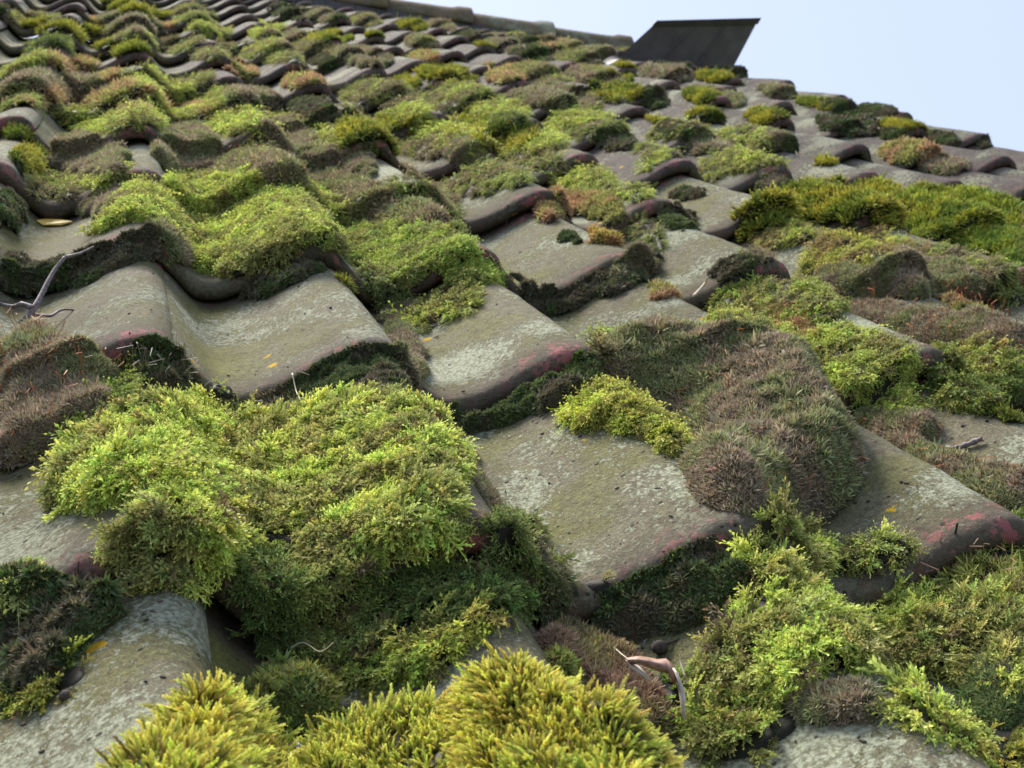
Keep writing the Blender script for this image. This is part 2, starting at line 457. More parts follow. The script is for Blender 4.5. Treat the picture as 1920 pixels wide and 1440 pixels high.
def on_plane(px, py, Y):
    d = ray(px, py); return CAM + d * ((Y - CAM[1]) / d[1])
BY = 8.8 * L
c = [on_plane(*q, BY) for q in ((1176, 92), (1233, 40), (1423, 35), (1377, 122))]
box = bpy.data.objects.new('metal_hood', None); COL.objects.link(box)
box.matrix_world = ROOF @ Matrix.Translation((float(c[0][0]), BY, 0))
tag(box, 'dark sheet metal hood with slanting ends standing on the roof against the sky', 'metal hood')
D = .16
pts = [Vector((float(k[0] - c[0][0]), 0, float(k[2]))) for k in c]
pts[0] = pts[0] + (pts[0] - pts[1]) * .7; pts[0].x -= .10 * (pts[1].x - 0) / (pts[1].z - pts[0].z + .0) * .0
pts[3] = pts[3] + (pts[3] - pts[2]) * .3
mb = MB()
fr = [(p.x, 0, p.z) for p in pts]; vd = ray(1300, 75); vd = vd / vd[1]; bk = [(p.x + vd[0] * D * (.96 if k in (2, 3) else 1.04), D, p.z + vd[2] * D * 1.04) for k, p in enumerate(pts)]
mb.add(fr + bk, [(0, 3, 2, 1), (4, 5, 6, 7), (0, 1, 5, 4), (1, 2, 6, 5), (2, 3, 7, 6), (3, 0, 4, 7)])
o = mb.build('body', M['metal']); o.parent = box
mb = MB()
e = (pts[2] - pts[1]).normalized(); dn = (pts[3] - pts[2]).normalized()
a0 = pts[1] - e * .006 + Vector((0, 0, .004)); a1 = pts[2] + e * .006 + Vector((0, 0, .004)); 
b0 = a0 + (pts[0] - pts[1]).normalized() * .028; b1 = a1 + dn * .028
mb.add([(a0.x, -.008, a0.z), (a1.x, -.008, a1.z), (b1.x, -.008, b1.z), (b0.x, -.008, b0.z), (a0.x + vd[0] * D, D + .01, a0.z + vd[2] * D), (a1.x + vd[0] * D, D + .01, a1.z + vd[2] * D), (b1.x, -.001, b1.z), (b0.x, -.001, b0.z)],
       [(0, 3, 2, 1), (0, 1, 5, 4), (3, 7, 6, 2), (0, 4, 7, 3), (1, 2, 6, 5), (4, 5, 6, 7)])
o = mb.build('top_rim', M['metal_rim']); o.parent = box
for t_ in (.34, .68):                                    # standing seams of the sheet
    pt = pts[1].lerp(pts[2], t_); pb = pts[0].lerp(pts[3], t_); mb = MB()
    mb.add([(pt.x - .004, -.007, pt.z - .03), (pt.x + .004, -.007, pt.z - .03), (pb.x + .004, -.007, pb.z), (pb.x - .004, -.007, pb.z),
            (pt.x - .004, -.001, pt.z - .03), (pt.x + .004, -.001, pt.z - .03), (pb.x + .004, -.001, pb.z), (pb.x - .004, -.001, pb.z)],
           [(0, 3, 2, 1), (4, 5, 6, 7), (0, 1, 5, 4), (1, 2, 6, 5), (2, 3, 7, 6), (3, 0, 4, 7)])
    o = mb.build('seam', M['metal']); o.parent = box
# lead apron dressed over the tiles in front of the hood
mb = MB(); NX = 60; xs = np.linspace(float(pts[0].x) - .02, float(pts[3].x) + .0, NX); ysl = np.array([-.085, -.05, -.02, .004]); V = []
for yy in ysl:
    for xx in xs:
        gx_, gy_ = xx + float(c[0][0]), yy + BY
        V.append((xx, yy, float(S(np.array(gx_), np.array(gy_))) + .006 + .012 * max(0, (yy + .02) / .024) + .002 * math.sin(xx * 90)))
F = [(a * NX + b, a * NX + b + 1, (a + 1) * NX + b + 1, (a + 1) * NX + b) for a in range(3) for b in range(NX - 1)]
n0 = len(V); V += [(x, y, z - .003) for x, y, z in V]; F += [tuple(n0 + k for k in f[::-1]) for f in F]
mb.add(V, F); o = mb.build('apron', M['lead'], None, True); o.parent = box

# ------------------------------------------------------------------ moss building blocks: templates of (verts, tris, height 0..1)
def leaf(base, dirv, side, ln, wd):
    """thin pointed leaf, two triangles folded along the middle"""
    base = np.array(base, float); dirv = np.array(dirv, float); dirv /= np.linalg.norm(dirv)
    side = np.array(side, float); side -= dirv * side.dot(dirv); side /= np.linalg.norm(side) + 1e-9
    up = np.cross(side, dirv)
    tip = base + dirv * ln
    mid = base + dirv * ln * .45
    return [base, mid + side * wd - up * wd * .3, tip, mid - side * wd - up * wd * .3], [(0, 1, 2), (0, 2, 3)]
class Tpl:
    def __init__(s): s.v = []; s.f = []; s.h = []
    def add(s, V, F, H):
        k = len(s.v); s.v += list(V); s.f += [tuple(a + k for a in f) for f in F]; s.h += list(H)
    def done(s): return np.array(s.v, float), np.array(s.f, int), np.array(s.h, float)
def shoot(T, p0, p1, bend, rad, nl, ll, lw, h0, h1, r, spread=.55, thin=False):
    """a leafy moss shoot: a curved core clothed in overlapping pointed leaves"""
    p0 = np.array(p0, float); p1 = np.array(p1, float); bend = np.array(bend, float)
    def P(t): return p0 * (1 - t) + p1 * t + bend * 4 * t * (1 - t)
    d = p1 - p0; d /= np.linalg.norm(d); a = np.cross(d, [.31, .9, .2]); a /= np.linalg.norm(a); b = np.cross(d, a)
    V = []; H = []
    st = (0, 1) if thin else (0, .5, 1)
    for k, t in enumerate(st):
        rr = rad * (1 - .75 * t * t)
        for q in range(3):
            an = 2 * math.pi * q / 3; V.append(P(t) + rr * (a * math.cos(an) + b * math.sin(an))); H.append(h0 + (h1 - h0) * t)
    F = []
    for k in range(len(st) - 1):
        for q in range(3):
            F += [(k * 3 + q, k * 3 + (q + 1) % 3, k * 3 + 3 + (q + 1) % 3), (k * 3 + q, k * 3 + 3 + (q + 1) % 3, k * 3 + 3 + q)]
    T.add(V, F, H)
    for k in range(nl):
        t = .12 + .88 * k / max(1, nl - 1); an = k * 2.4 + r.random()
        o = a * math.cos(an) + b * math.sin(an)
        tang = P(min(1, t + .05)) - P(max(0, t - .05)); tang /= np.linalg.norm(tang)
        sc = 1 - .45 * t * t
        dv = tang * (1 - spread * (1 - .5 * t)) + o * spread * (1 - .5 * t)
        V, F = leaf(P(t) + o * rad * .4, dv, np.cross(dv, o), ll * sc, lw * sc)
        hh = h0 + (h1 - h0) * t
        T.add(V, F, [hh - .05, hh + .08, min(1, hh + .25), hh + .08])
def tpl_feather(seed, lod):
    r = random.Random(seed); T = Tpl()
    if lod == 0: ns, nl, nb = 5, 11, 5
    elif lod == 1: ns, nl, nb = 3, 6, 3
    else: ns, nl, nb = 0, 7, 0
    bend = (r.uniform(-.08, .08), .16, .0)
    shoot(T, (0, 0, 0), (0, 0, 1), bend, .035, nl, .20, .05 if lod == 0 else .07, 0, .85, r, thin=lod > 0)
    for k in range(ns):
        t = .15 + .6 * k / ns; sd = -1 if k % 2 else 1
        y = .16 * 4 * t * (1 - t); l = .48 * (1 - .5 * t) * r.uniform(.8, 1.2)
        an = math.radians(r.uniform(35, 60))
        shoot(T, (0, y, t), (sd * math.sin(an) * l, y + r.uniform(-.05, .1), t + math.cos(an) * l), (0, .04, 0), .028, nb, .19, .055 if lod == 0 else .075, t * .8, min(1, t * .8 + .4), r, thin=True)
    return T.done()
def tpl_shoot(seed, lod):
    r = random.Random(seed); T = Tpl()
    n = 20 if lod == 0 else (11 if lod == 1 else 7)
    shoot(T, (0, 0, 0), (r.uniform(-.1, .1), .1, 1), (r.uniform(-.06, .06), .05, 0), .085, n, .20, .055 if lod == 0 else .075, 0, 1, r, .34)
    return T.done()
def tpl_tuft(seed, lod, n=6, wd=.07, spread=.95, hair=True):
    r = random.Random(seed); T = Tpl()
    if lod: n = max(4, n - lod); wd *= 1 + .3 * lod
    for k in range(n):
        an = 2 * math.pi * k / n + r.uniform(-.3, .3); sp = r.uniform(.15, spread); l = r.uniform(.7, 1.1)
        d = np.array([math.cos(an) * sp, math.sin(an) * sp, 1.0]); d /= np.linalg.norm(d)
        sd = np.array([-math.sin(an), math.cos(an), 0]) 
        mid = d * l * .55; tip = mid + (d + np.array([math.cos(an), math.sin(an), .1]) * .35) * l * .45
        V = [sd * wd * .6, mid + sd * wd, tip, mid - sd * wd, -sd * wd * .6]
        T.add(V, [(0, 1, 3), (0, 3, 4), (1, 2, 3)], [0, .55, 1, .55, 0])
    return T.done()
def tpl_seta(seed, lod):
    r = random.Random(seed); T = Tpl()
    P = [np.array([0, 0, 0]), np.array([.05 * r.uniform(-1, 1), .03, .5]), np.array([.2 * r.uniform(-1, 1), .1 * r.uniform(-1, 1), .92]), np.array([.3 * r.uniform(-1, 1), .2, 1.0])]
    V = []; F = []; H = []
    rad = (.012, .011, .016, .03)
    for k in range(4):
        for q in range(3):
            an = 2.09 * q; V.append(P[k] + rad[k] * np.array([math.cos(an), math.sin(an), 0])); H.append(k / 3)
    for k in range(3):
        for q in range(3): F += [(k * 3 + q, k * 3 + (q + 1) % 3, k * 3 + 3 + (q + 1) % 3), (k * 3 + q, k * 3 + 3 + (q + 1) % 3, k * 3 + 3 + q)]
    T.add(V, F, H); return T.done()
TPL = {}
def templates(kind, lod):
    if (kind, lod) not in TPL:
        f = {'feather': tpl_feather, 'shoot': tpl_shoot, 'tuft': tpl_tuft, 'seta': tpl_seta,
             'rosette': lambda s, l: tpl_tuft(s, l, 8, .12, 1.1)}[kind]
        TPL[(kind, lod)] = [f(s, lod) for s in range(5)]
    return TPL[(kind, lod)]

def instance(kind, lod, pos, axis, size, c0, c1, spin=None):
    """place one template per position; returns verts, tris, colours"""
    n = len(pos)
    if n == 0: return np.zeros((0, 3)), np.zeros((0, 3), int), np.zeros((0, 3))
    tp = templates(kind, lod); which = rng.integers(0, len(tp), n)
    z = axis / np.linalg.norm(axis, axis=1, keepdims=True)
    ref = rng.normal(0, 1, (n, 3)) if spin is None else spin
    y = ref - z * (ref * z).sum(1, keepdims=True); y /= np.linalg.norm(y, axis=1, keepdims=True) + 1e-9
    x = np.cross(y, z)
    VV = []; FF = []; CC = []; off = 0
    for k, (tv, tf, th) in enumerate(tp):
        s = np.where(which == k)[0]
        if len(s) == 0: continue
        sz = size[s][:, None, None]
        P = pos[s][:, None] + sz * (tv[None, :, 0:1] * x[s][:, None] + tv[None, :, 1:2] * y[s][:, None] + tv[None, :, 2:3] * z[s][:, None])
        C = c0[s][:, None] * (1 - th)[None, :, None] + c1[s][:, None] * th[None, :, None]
        F = tf[None] + (np.arange(len(s)) * len(tv))[:, None, None] + off
        off += len(s) * len(tv)
        VV.append(P.reshape(-1, 3)); FF.append(F.reshape(-1, 3)); CC.append(C.reshape(-1, 3))
    return np.concatenate(VV), np.concatenate(FF), np.clip(np.concatenate(CC), .004, .9)

# look of each kind of moss: template, size m, per cm2, thickness m, colours (root, tip), colour of a second patchy tone, leaning
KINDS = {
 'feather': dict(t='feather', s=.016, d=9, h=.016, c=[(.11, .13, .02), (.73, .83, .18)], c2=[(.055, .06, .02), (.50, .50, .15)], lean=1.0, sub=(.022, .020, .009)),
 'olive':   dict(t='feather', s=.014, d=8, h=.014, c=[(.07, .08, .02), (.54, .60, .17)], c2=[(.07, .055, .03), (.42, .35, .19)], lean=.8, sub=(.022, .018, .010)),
 'deep':    dict(t='feather', s=.016, d=9, h=.016, c=[(.03, .045, .012), (.20, .28, .07)], c2=[(.03, .04, .012), (.42, .46, .13)], lean=1.0, sub=(.010, .012, .007)),  # darker feather moss; on the hanging curtain its dark green paints in shade
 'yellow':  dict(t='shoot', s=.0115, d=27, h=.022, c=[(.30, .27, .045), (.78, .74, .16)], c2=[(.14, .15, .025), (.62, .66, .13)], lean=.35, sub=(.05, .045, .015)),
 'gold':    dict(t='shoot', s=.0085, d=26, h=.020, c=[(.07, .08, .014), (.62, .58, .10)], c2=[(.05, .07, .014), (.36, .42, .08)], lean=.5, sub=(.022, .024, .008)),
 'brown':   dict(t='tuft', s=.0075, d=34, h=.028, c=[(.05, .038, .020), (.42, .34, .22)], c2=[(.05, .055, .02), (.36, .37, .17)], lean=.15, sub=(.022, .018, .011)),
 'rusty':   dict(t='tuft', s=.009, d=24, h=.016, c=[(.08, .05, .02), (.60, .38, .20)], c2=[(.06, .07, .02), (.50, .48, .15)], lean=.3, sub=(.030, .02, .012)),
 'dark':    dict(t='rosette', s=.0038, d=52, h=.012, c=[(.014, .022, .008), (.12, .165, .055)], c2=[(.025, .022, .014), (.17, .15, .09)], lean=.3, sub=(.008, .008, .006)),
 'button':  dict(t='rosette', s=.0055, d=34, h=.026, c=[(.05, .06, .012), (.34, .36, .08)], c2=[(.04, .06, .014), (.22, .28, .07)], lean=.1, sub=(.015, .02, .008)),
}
def inside(px, py, poly):
    r = np.zeros(px.shape, bool); n = len(poly)
    for k in range(n):
        x0, y0 = poly[k]; x1, y1 = poly[(k + 1) % n]
        if y0 == y1: continue
        c = ((y0 > py) != (y1 > py)) & (px < (x1 - x0) * (py - y0) / (y1 - y0) + x0)
        r ^= c
    return r
def blur(a, r):
    r = max(1, int(r))
    for ax in (0, 1):
        for _ in range(2):
            p = np.pad(a, [(r + 1, r) if k == ax else (0, 0) for k in (0, 1)], mode='edge')
            c = np.cumsum(p, axis=ax)
            a = (np.take(c, np.arange(2 * r + 1, c.shape[ax]), axis=ax) - np.take(c, np.arange(0, c.shape[ax] - 2 * r - 1), axis=ax)) / (2 * r + 1)
    return a
def ell(cx, cy, rx, ry, rot=0, n=18):
    o = []
    for k in range(n):
        a = 2 * math.pi * k / n; x = rx * math.cos(a); y = ry * math.sin(a); r = math.radians(rot)
        o.append((cx + x * math.cos(r) - y * math.sin(r), cy + x * math.sin(r) + y * math.cos(r)))
    return o

TOT = [0, 0]
moss_n = 0
def moss(poly, kind, label=None, h=None, dens=1.0, size=1.0, setae=0, soft=1.0, tint=None, cat='moss', name=None, c2amt=.5, group=None, stalk=(.50, .17, .05), fill=.012):
    """a moss growth: mound that follows the tiles below, clothed in its shoots"""
    global moss_n
    K = KINDS[kind]; h = (K['h'] if h is None else h) * (.8 if kind in ('brown', 'yellow') else (.6 if kind in ('dark', 'button') else .42))
    poly = [(float(a), float(b)) for a, b in poly]
    hits = np.array([raymarch(a, b, h * .5) for a, b in poly])
    cen = hits.mean(0); dist = np.linalg.norm(cen - CAM)
    x0, y0 = hits[:, 0].min() - .04, hits[:, 1].min() - .05; x1, y1 = hits[:, 0].max() + .04, hits[:, 1].max() + .04
    g = max(.0022, .0020 * dist)
    while (x1 - x0) * (y1 - y0) / g / g > 90000: g *= 1.2
    nx = int((x1 - x0) / g) + 2; ny = int((y1 - y0) / g) + 2
    X, Y = np.meshgrid(x0 + np.arange(nx) * g, y0 + np.arange(ny) * g)
    seed = moss_n * 13 + 5
    s = S(X, Y); sb = np.maximum(blur(s, fill / g), s - .002) * (.65 if fill < .02 else .95) + s * (.35 if fill < .02 else .05)
    px, py, d = project(np.stack([X, Y, sb + h * .6 + {'feather': .3, 'shoot': .7}.get(K['t'], .4) * K['s'] * size], -1))
    wob = FPX / d * (.013 if dist < 1.6 else .02)
    px = px + (fbm(X * 45, Y * 45, seed, 4) - .5) * 2 * wob; py = py + (fbm(X * 45, Y * 45, seed + 3, 4) - .5) * 1.3 * wob
    mk = inside(px, py, poly).astype(float)
    B = blur(mk, max(1, (.004 + h * .28) * soft / g))
    lush = kind not in ('brown', 'dark', 'button')
    b0 = .48 if lush else .32
    t = h * np.clip(sstep(b0 - .05, .98, B), 0, 1) ** .7
    lump = fbm(X * 38, Y * 38, seed + 7, 3)
    t = t * ((.4 + 1.2 * lump) if lush else ((.8 + .4 * lump) if kind != 'dark' else (.25 + 1.5 * fbm(X * 85, Y * 85, seed + 8, 2))))
    Z = sb + t - .0035 * (1 - sstep(b0, b0 + .25, B))
    ok = (B > b0) & (X < 11.12 * W) & (Y < RY - .06)
    if ok.any():                      # one growth is one connected patch
        comp = np.zeros_like(ok); comp[np.unravel_index(int(np.argmax(np.where(ok, B, 0))), ok.shape)] = True; last = 0
        while True:
            for _ in range(6):
                c_ = comp.copy(); c_[1:] |= comp[:-1]; c_[:-1] |= comp[1:]; c_[:, 1:] |= comp[:, :-1]; c_[:, :-1] |= comp[:, 1:]; comp = c_ & ok
            k_ = int(comp.sum())
            if k_ == last: break
            last = k_
        ok = comp; B = np.where(ok | (B <= b0), B, 0)
        qq = ok[:-1, :-1] & ok[1:, :-1] & ok[:-1, 1:] & ok[1:, 1:]; use = np.zeros_like(ok)
        use[:-1, :-1] |= qq; use[1:, :-1] |= qq; use[:-1, 1:] |= qq; use[1:, 1:] |= qq; ok = use
    if ok.sum() < 6: print('EMPTY', label, poly[:2]); return None
    # mound surface
    ids = -np.ones(X.shape, int); ids[ok] = np.arange(ok.sum())
    q = ok[:-1, :-1] & ok[1:, :-1] & ok[:-1, 1:] & ok[1:, 1:]
    a, b = np.where(q)
    Fq = np.stack([ids[a, b], ids[a, b + 1], ids[a + 1, b + 1], ids[a + 1, b]], 1)
    Vq = np.stack([X[ok], Y[ok], Z[ok]], 1)
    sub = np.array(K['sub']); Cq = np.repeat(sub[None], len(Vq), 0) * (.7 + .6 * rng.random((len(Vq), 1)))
    # shoots
    gy, gx = np.gradient(Z, g); nz = 1 / np.sqrt(1 + gx ** 2 + gy ** 2)
    lod = 0 if dist < .98 or (dist < 1.2 and K['t'] != 'feather') else (1 if dist < 1.9 else 2)
    grow = 1.0 if dist < 1.5 else (dist / 1.5) ** .38
    D = K['d'] * 1e4 * dens / grow ** 2 * {'feather': 1.45, 'tuft': 2.1, 'shoot': 1.8}.get(K['t'], 1.0)
    wgt = (np.minimum(1 / nz, 3.5) * g * g * D)
    if lush: wgt = wgt * (.18 + 1.05 * sstep(.30, .50, fbm(X * 42, Y * 42, seed + 40, 3)))      # thin and worn places
    wgt = wgt[a, b]; cap = 45000 if dist < 1.9 else (24000 if dist < 2.6 else 5000)
    if wgt.sum() > cap: over = wgt.sum() / cap; wgt = wgt / over; size = size * min(1.5, over ** .35)
    cnt = rng.poisson(wgt)
    rep = np.repeat(np.arange(len(a)), cnt); n = len(rep)
    fx = rng.random(n); fy = rng.random(n); aa = a[rep]; bb = b[rep]
    def bil(A): return (A[aa, bb] * (1 - fx) + A[aa, bb + 1] * fx) * (1 - fy) + (A[aa + 1, bb] * (1 - fx) + A[aa + 1, bb + 1] * fx) * fy
    pos = np.stack([x0 + (bb + fx) * g, y0 + (aa + fy) * g, bil(Z)], 1)
    nn = np.stack([-bil(gx), -bil(gy), np.ones(n)], 1); nn /= np.linalg.norm(nn, axis=1, keepdims=True)
    vis = (nn * (CAM - pos)).sum(1) / np.linalg.norm(CAM - pos, axis=1)      # sparser where the growth faces away
    keep = (vis > -.3) | (rng.random(n) < .35)
    fx, fy, aa, bb, pos, nn = fx[keep], fy[keep], aa[keep], bb[keep], pos[keep], nn[keep]; n = len(pos)
    byg, bxg = np.gradient(B, g); out = np.stack([-bil(bxg), -bil(byg), np.zeros(n)], 1)
    out /= (np.linalg.norm(out, axis=1, keepdims=True) + 4)
    # leaning follows slow swirls, as trailing shoots do
    sw = (fbm(pos[:, 0] * 22, pos[:, 1] * 22, seed + 21, 2) - .5) * 7
    dr = np.stack([np.sin(sw) * .9, -np.abs(np.cos(sw)) , np.zeros(n)], 1)
    ln = K['lean']
    ax = nn * (.36 if ln > .6 else 1.0) + ln * (out * .7 + dr * .65) + rng.normal(0, .28 + .1 * ln, (n, 3))
    if ln > .6:                       # creeping shoots lie almost flat on the mat
        tg = out * 1.1 + dr * .6 + rng.normal(0, .38, (n, 3)); tg -= nn * (tg * nn).sum(1, keepdims=True)
        tg /= np.linalg.norm(tg, axis=1, keepdims=True) + 1e-6
        ax = tg + nn * rng.uniform(.05, .75, (n, 1)) ** 1.0
    ax[:, 2] = np.where((ax * nn).sum(1) < .05, ax[:, 2] + .5, ax[:, 2])
    patch = sstep(.42, .62, fbm(pos[:, 0] * 30, pos[:, 1] * 30, seed + 2, 3) + (c2amt - .47) * .35)[:, None]
    c = [np.array(v) for v in K['c']]; c2 = [np.array(v) for v in K['c2']]
    if tint is not None: c = [v * np.array(tint) for v in c]; c2 = [v * np.array(tint) for v in c2]
    var = rng.lognormal(0, .22, (n, 1)); hue = 1 + rng.normal(0, .07, (n, 3))
    C0 = (c[0] * (1 - patch) + c2[0] * patch) * var * hue; C1 = (c[1] * (1 - patch) + c2[1] * patch) * var * hue
    dead = rng.random(n) < .04; C1[dead] = np.array((.24, .16, .09)) * var[dead]
    sz = K['s'] * size * {'feather': .78, 'shoot': .66, 'tuft': .62}.get(K['t'], 1.0) * grow * rng.lognormal(0, .3, n) * (.7 + .3 * bil(B))
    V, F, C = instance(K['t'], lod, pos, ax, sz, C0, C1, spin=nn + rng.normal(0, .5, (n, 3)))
    org = np.array([cen[0], cen[1], float(S(np.array(cen[0]), np.array(cen[1])))])
    o = bpy.data.objects.new(name or 'moss_clump', None); COL.objects.link(o); o.matrix_world = ROOF @ Matrix.Translation(tuple(org))
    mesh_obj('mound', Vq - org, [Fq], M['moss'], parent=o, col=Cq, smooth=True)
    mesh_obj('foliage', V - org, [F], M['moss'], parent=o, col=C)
    TOT[0] += len(Fq) + len(F)
    if setae:
        k = rng.choice(n, min(n, int(setae)), replace=False)
        axs = nn[k] * .5 + np.array([0, -.1, .9]) + rng.normal(0, .25, (len(k), 3))
        c1 = np.repeat([stalk], len(k), 0); c0 = c1 * .6; c1 = c1 * rng.lognormal(0, .25, (len(k), 1))
        v, f, cc = instance('seta', 0, pos[k], axs, rng.uniform(.014, .028, len(k)) * (1 + .25 * (grow - 1)), c0, c1)
        tag(mesh_obj('spore_stalks', v - org, [f], M['moss'], parent=o, col=cc), kind='stuff')
    moss_n += 1
    # label
    if label is None:
        i = min(11, int(math.floor(cen[0] / W + .5))); j = int(math.floor(-cen[1] / L))
        kd = {'feather': 'bright green feathery', 'olive': 'olive green', 'deep': 'deep green', 'yellow': 'yellow', 'gold': 'golden green', 'brown': 'dull brown',
              'rusty': 'rusty orange', 'dark': 'dark low', 'button': 'round green'}[kind]
        key = (kind, i, j); AUTO.setdefault(key, 0); AUTO[key] += 1
        extra = ['', '', ', second one', ', third one', ', fourth one'][AUTO[key]]
        label = f'{kd} moss pad, {ORD[j + 15]} row below ridge, {ORD[max(1, 12 - i)]} crest from verge{extra}'
    tag(o, label, cat, group or 'moss clumps growing on the roof tiles')
    return o
AUTO = {}
#MOSSLIST
# ------------------------------------------------------------------ moss, foreground and middle (outlines in pixels of the 1920 x 1440 frame, thrown onto the tiles)
moss([(100, 905), (150, 830), (240, 765), (360, 745), (470, 762), (560, 772), (640, 745), (720, 742), (790, 765), (840, 825), (868, 875), (835, 905), (850, 950), (915, 965), (940, 1010), (925, 1050), (850, 1040), (760, 1050), (640, 1030), (540, 1020), (430, 1020), (420, 1070), (330, 1085), (230, 1075), (150, 1050), (200, 985), (270, 955), (300, 925), (255, 912), (180, 935)],
     'feather', 'largest yellow-green feathery moss cushion, spilling over two tile crests', h=.026, dens=1.5, size=1.0, name='moss_cushion')
moss([(925, 962), (995, 968), (1032, 1035), (1045, 1092), (980, 1105), (925, 1075), (905, 1010)], 'olive', 'dark olive shoulder where the largest cushion meets the speckled tile', h=.018, tint=(.55, .6, .6), dens=1.2)
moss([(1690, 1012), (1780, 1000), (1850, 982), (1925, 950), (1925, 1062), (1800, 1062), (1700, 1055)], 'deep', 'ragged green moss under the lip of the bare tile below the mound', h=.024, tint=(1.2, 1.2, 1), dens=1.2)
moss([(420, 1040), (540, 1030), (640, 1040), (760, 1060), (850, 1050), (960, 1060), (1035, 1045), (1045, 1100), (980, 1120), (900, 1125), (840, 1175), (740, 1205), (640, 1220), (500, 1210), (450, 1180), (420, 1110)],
     'deep', 'moss curtain hanging below the largest cushion, hollow shade put into its dark green', h=.014, size=.85, dens=1.4, name='moss_cushion')  # shade below the tile lip is put into this darker green
moss([(0, 640), (60, 608), (150, 640), (215, 690), (190, 740), (130, 790), (60, 830), (0, 842)], 'brown',
     'dry brown moss tuft with orange stalks beneath the forked twig', h=.030, dens=1.3, size=1.1, setae=50, fill=.034, name='moss_cushion')
moss([(120, 640), (230, 632), (280, 690), (250, 705), (190, 700), (150, 660)], 'feather', 'small fresh green sprig between the dry brown tuft and the tile lip', h=.010, size=1.1)
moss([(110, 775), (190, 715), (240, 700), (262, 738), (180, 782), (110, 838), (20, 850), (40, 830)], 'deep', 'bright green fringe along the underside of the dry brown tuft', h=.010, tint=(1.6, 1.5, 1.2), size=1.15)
moss([(232, 668), (262, 640), (310, 636), (352, 672), (372, 716), (420, 735), (380, 752), (340, 735), (290, 700), (240, 700)], 'dark',
     'dark moss roll with pale curled stalks below the first smooth crest', h=.020, dens=1.3, setae=25, stalk=(.36, .30, .22))
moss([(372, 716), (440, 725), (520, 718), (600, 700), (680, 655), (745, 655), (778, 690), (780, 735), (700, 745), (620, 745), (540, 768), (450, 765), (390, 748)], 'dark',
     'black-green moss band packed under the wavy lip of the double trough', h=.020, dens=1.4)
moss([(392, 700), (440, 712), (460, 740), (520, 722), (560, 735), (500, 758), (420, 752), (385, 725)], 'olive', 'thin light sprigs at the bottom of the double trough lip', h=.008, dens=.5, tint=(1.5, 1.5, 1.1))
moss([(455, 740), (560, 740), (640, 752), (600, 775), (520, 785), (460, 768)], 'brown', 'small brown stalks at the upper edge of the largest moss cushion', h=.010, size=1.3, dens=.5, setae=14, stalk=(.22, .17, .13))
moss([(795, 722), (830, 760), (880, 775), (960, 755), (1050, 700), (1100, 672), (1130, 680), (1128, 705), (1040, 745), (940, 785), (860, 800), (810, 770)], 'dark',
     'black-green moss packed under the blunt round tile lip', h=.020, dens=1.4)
moss([(1055, 690), (1085, 672), (1115, 690), (1105, 720), (1065, 725)], 'button', 'tiny round moss pad tucked into the blunt round tile lip', h=.010, tint=(.5, .6, .6))
moss([(690, 500), (750, 515), (790, 570), (770, 620), (730, 600), (700, 560), (640, 535)], 'olive', 'olive moss wedge in the groove between two bare grey tiles', h=.014, tint=(.8, .8, 1))
moss([(715, 565), (770, 600), (790, 660), (780, 720), (760, 670), (730, 620)], 'brown', 'narrow brown moss strip along the edge of the double trough tile', h=.012)
moss([(750, 600), (785, 560), (850, 545), (905, 545), (885, 575), (830, 600), (790, 618)], 'feather', 'flat bright green sprays creeping onto the blunt-lipped grey tile', h=.006, dens=.55, size=1.1)
moss([(625, 505), (665, 510), (720, 560), (700, 565), (650, 535)], 'gold', 'thin golden fringe along the crest edge of the double trough tile', h=.006, dens=.5)
moss([(1118, 640), (1150, 612), (1230, 600), (1330, 600), (1440, 625), (1510, 665), (1545, 720), (1600, 775), (1614, 830), (1560, 885), (1440, 928), (1385, 905), (1345, 855), (1295, 785), (1225, 720), (1150, 685)],
     'brown', 'big brown moss mound filling the trough beside the speckled tile', h=.064, dens=1.1, size=1.0, setae=25, c2amt=.5, soft=1.8, fill=.034, name='moss_cushion')
moss([(1112, 640), (1150, 612), (1220, 610), (1250, 660), (1200, 725), (1150, 715), (1120, 680)], 'olive', 'green shaggy shoulder of the big brown mound next to the blunt lip', h=.040, size=1.3, tint=(1.0, 1.1, .9))
moss([(1330, 590), (1420, 590), (1500, 630), (1530, 690), (1560, 760), (1520, 740), (1470, 680), (1400, 630), (1330, 615)], 'feather', 'green back rim of the big brown mound', h=.034, dens=.8, size=.9)
moss([(1072, 770), (1080, 738), (1140, 722), (1205, 735), (1260, 775), (1305, 815), (1290, 840), (1235, 815), (1190, 790), (1130, 775), (1085, 792)], 'feather',
     'bright yellow tuft on the crest of the speckled tile', h=.026, size=.95, dens=1.7, tint=(1.25, 1.25, .9))
moss([(1520, 640), (1555, 612), (1620, 612), (1700, 640), (1740, 670), (1700, 720), (1740, 760), (1720, 790), (1650, 785), (1610, 745), (1560, 700)], 'feather',
     'bright feathery moss sheet behind the big brown mound', h=.020, dens=1.2)
moss([(1600, 745), (1680, 770), (1740, 765), (1760, 790), (1730, 830), (1660, 815), (1615, 790)], 'brown', 'brown patch below the bright sheet behind the big mound', h=.020)
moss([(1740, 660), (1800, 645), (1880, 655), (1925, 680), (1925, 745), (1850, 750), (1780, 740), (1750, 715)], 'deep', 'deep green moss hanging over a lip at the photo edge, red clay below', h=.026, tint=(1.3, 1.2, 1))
moss([(1750, 650), (1830, 645), (1925, 668), (1925, 700), (1850, 690), (1780, 680)], 'feather', 'pale green top fringe of the deep green hanging moss', h=.024)
moss([(1820, 755), (1870, 745), (1925, 760), (1925, 785), (1860, 770)], 'gold', 'straggling golden sprig lying on the red-edged tile', h=.006, dens=.5, size=1.2)
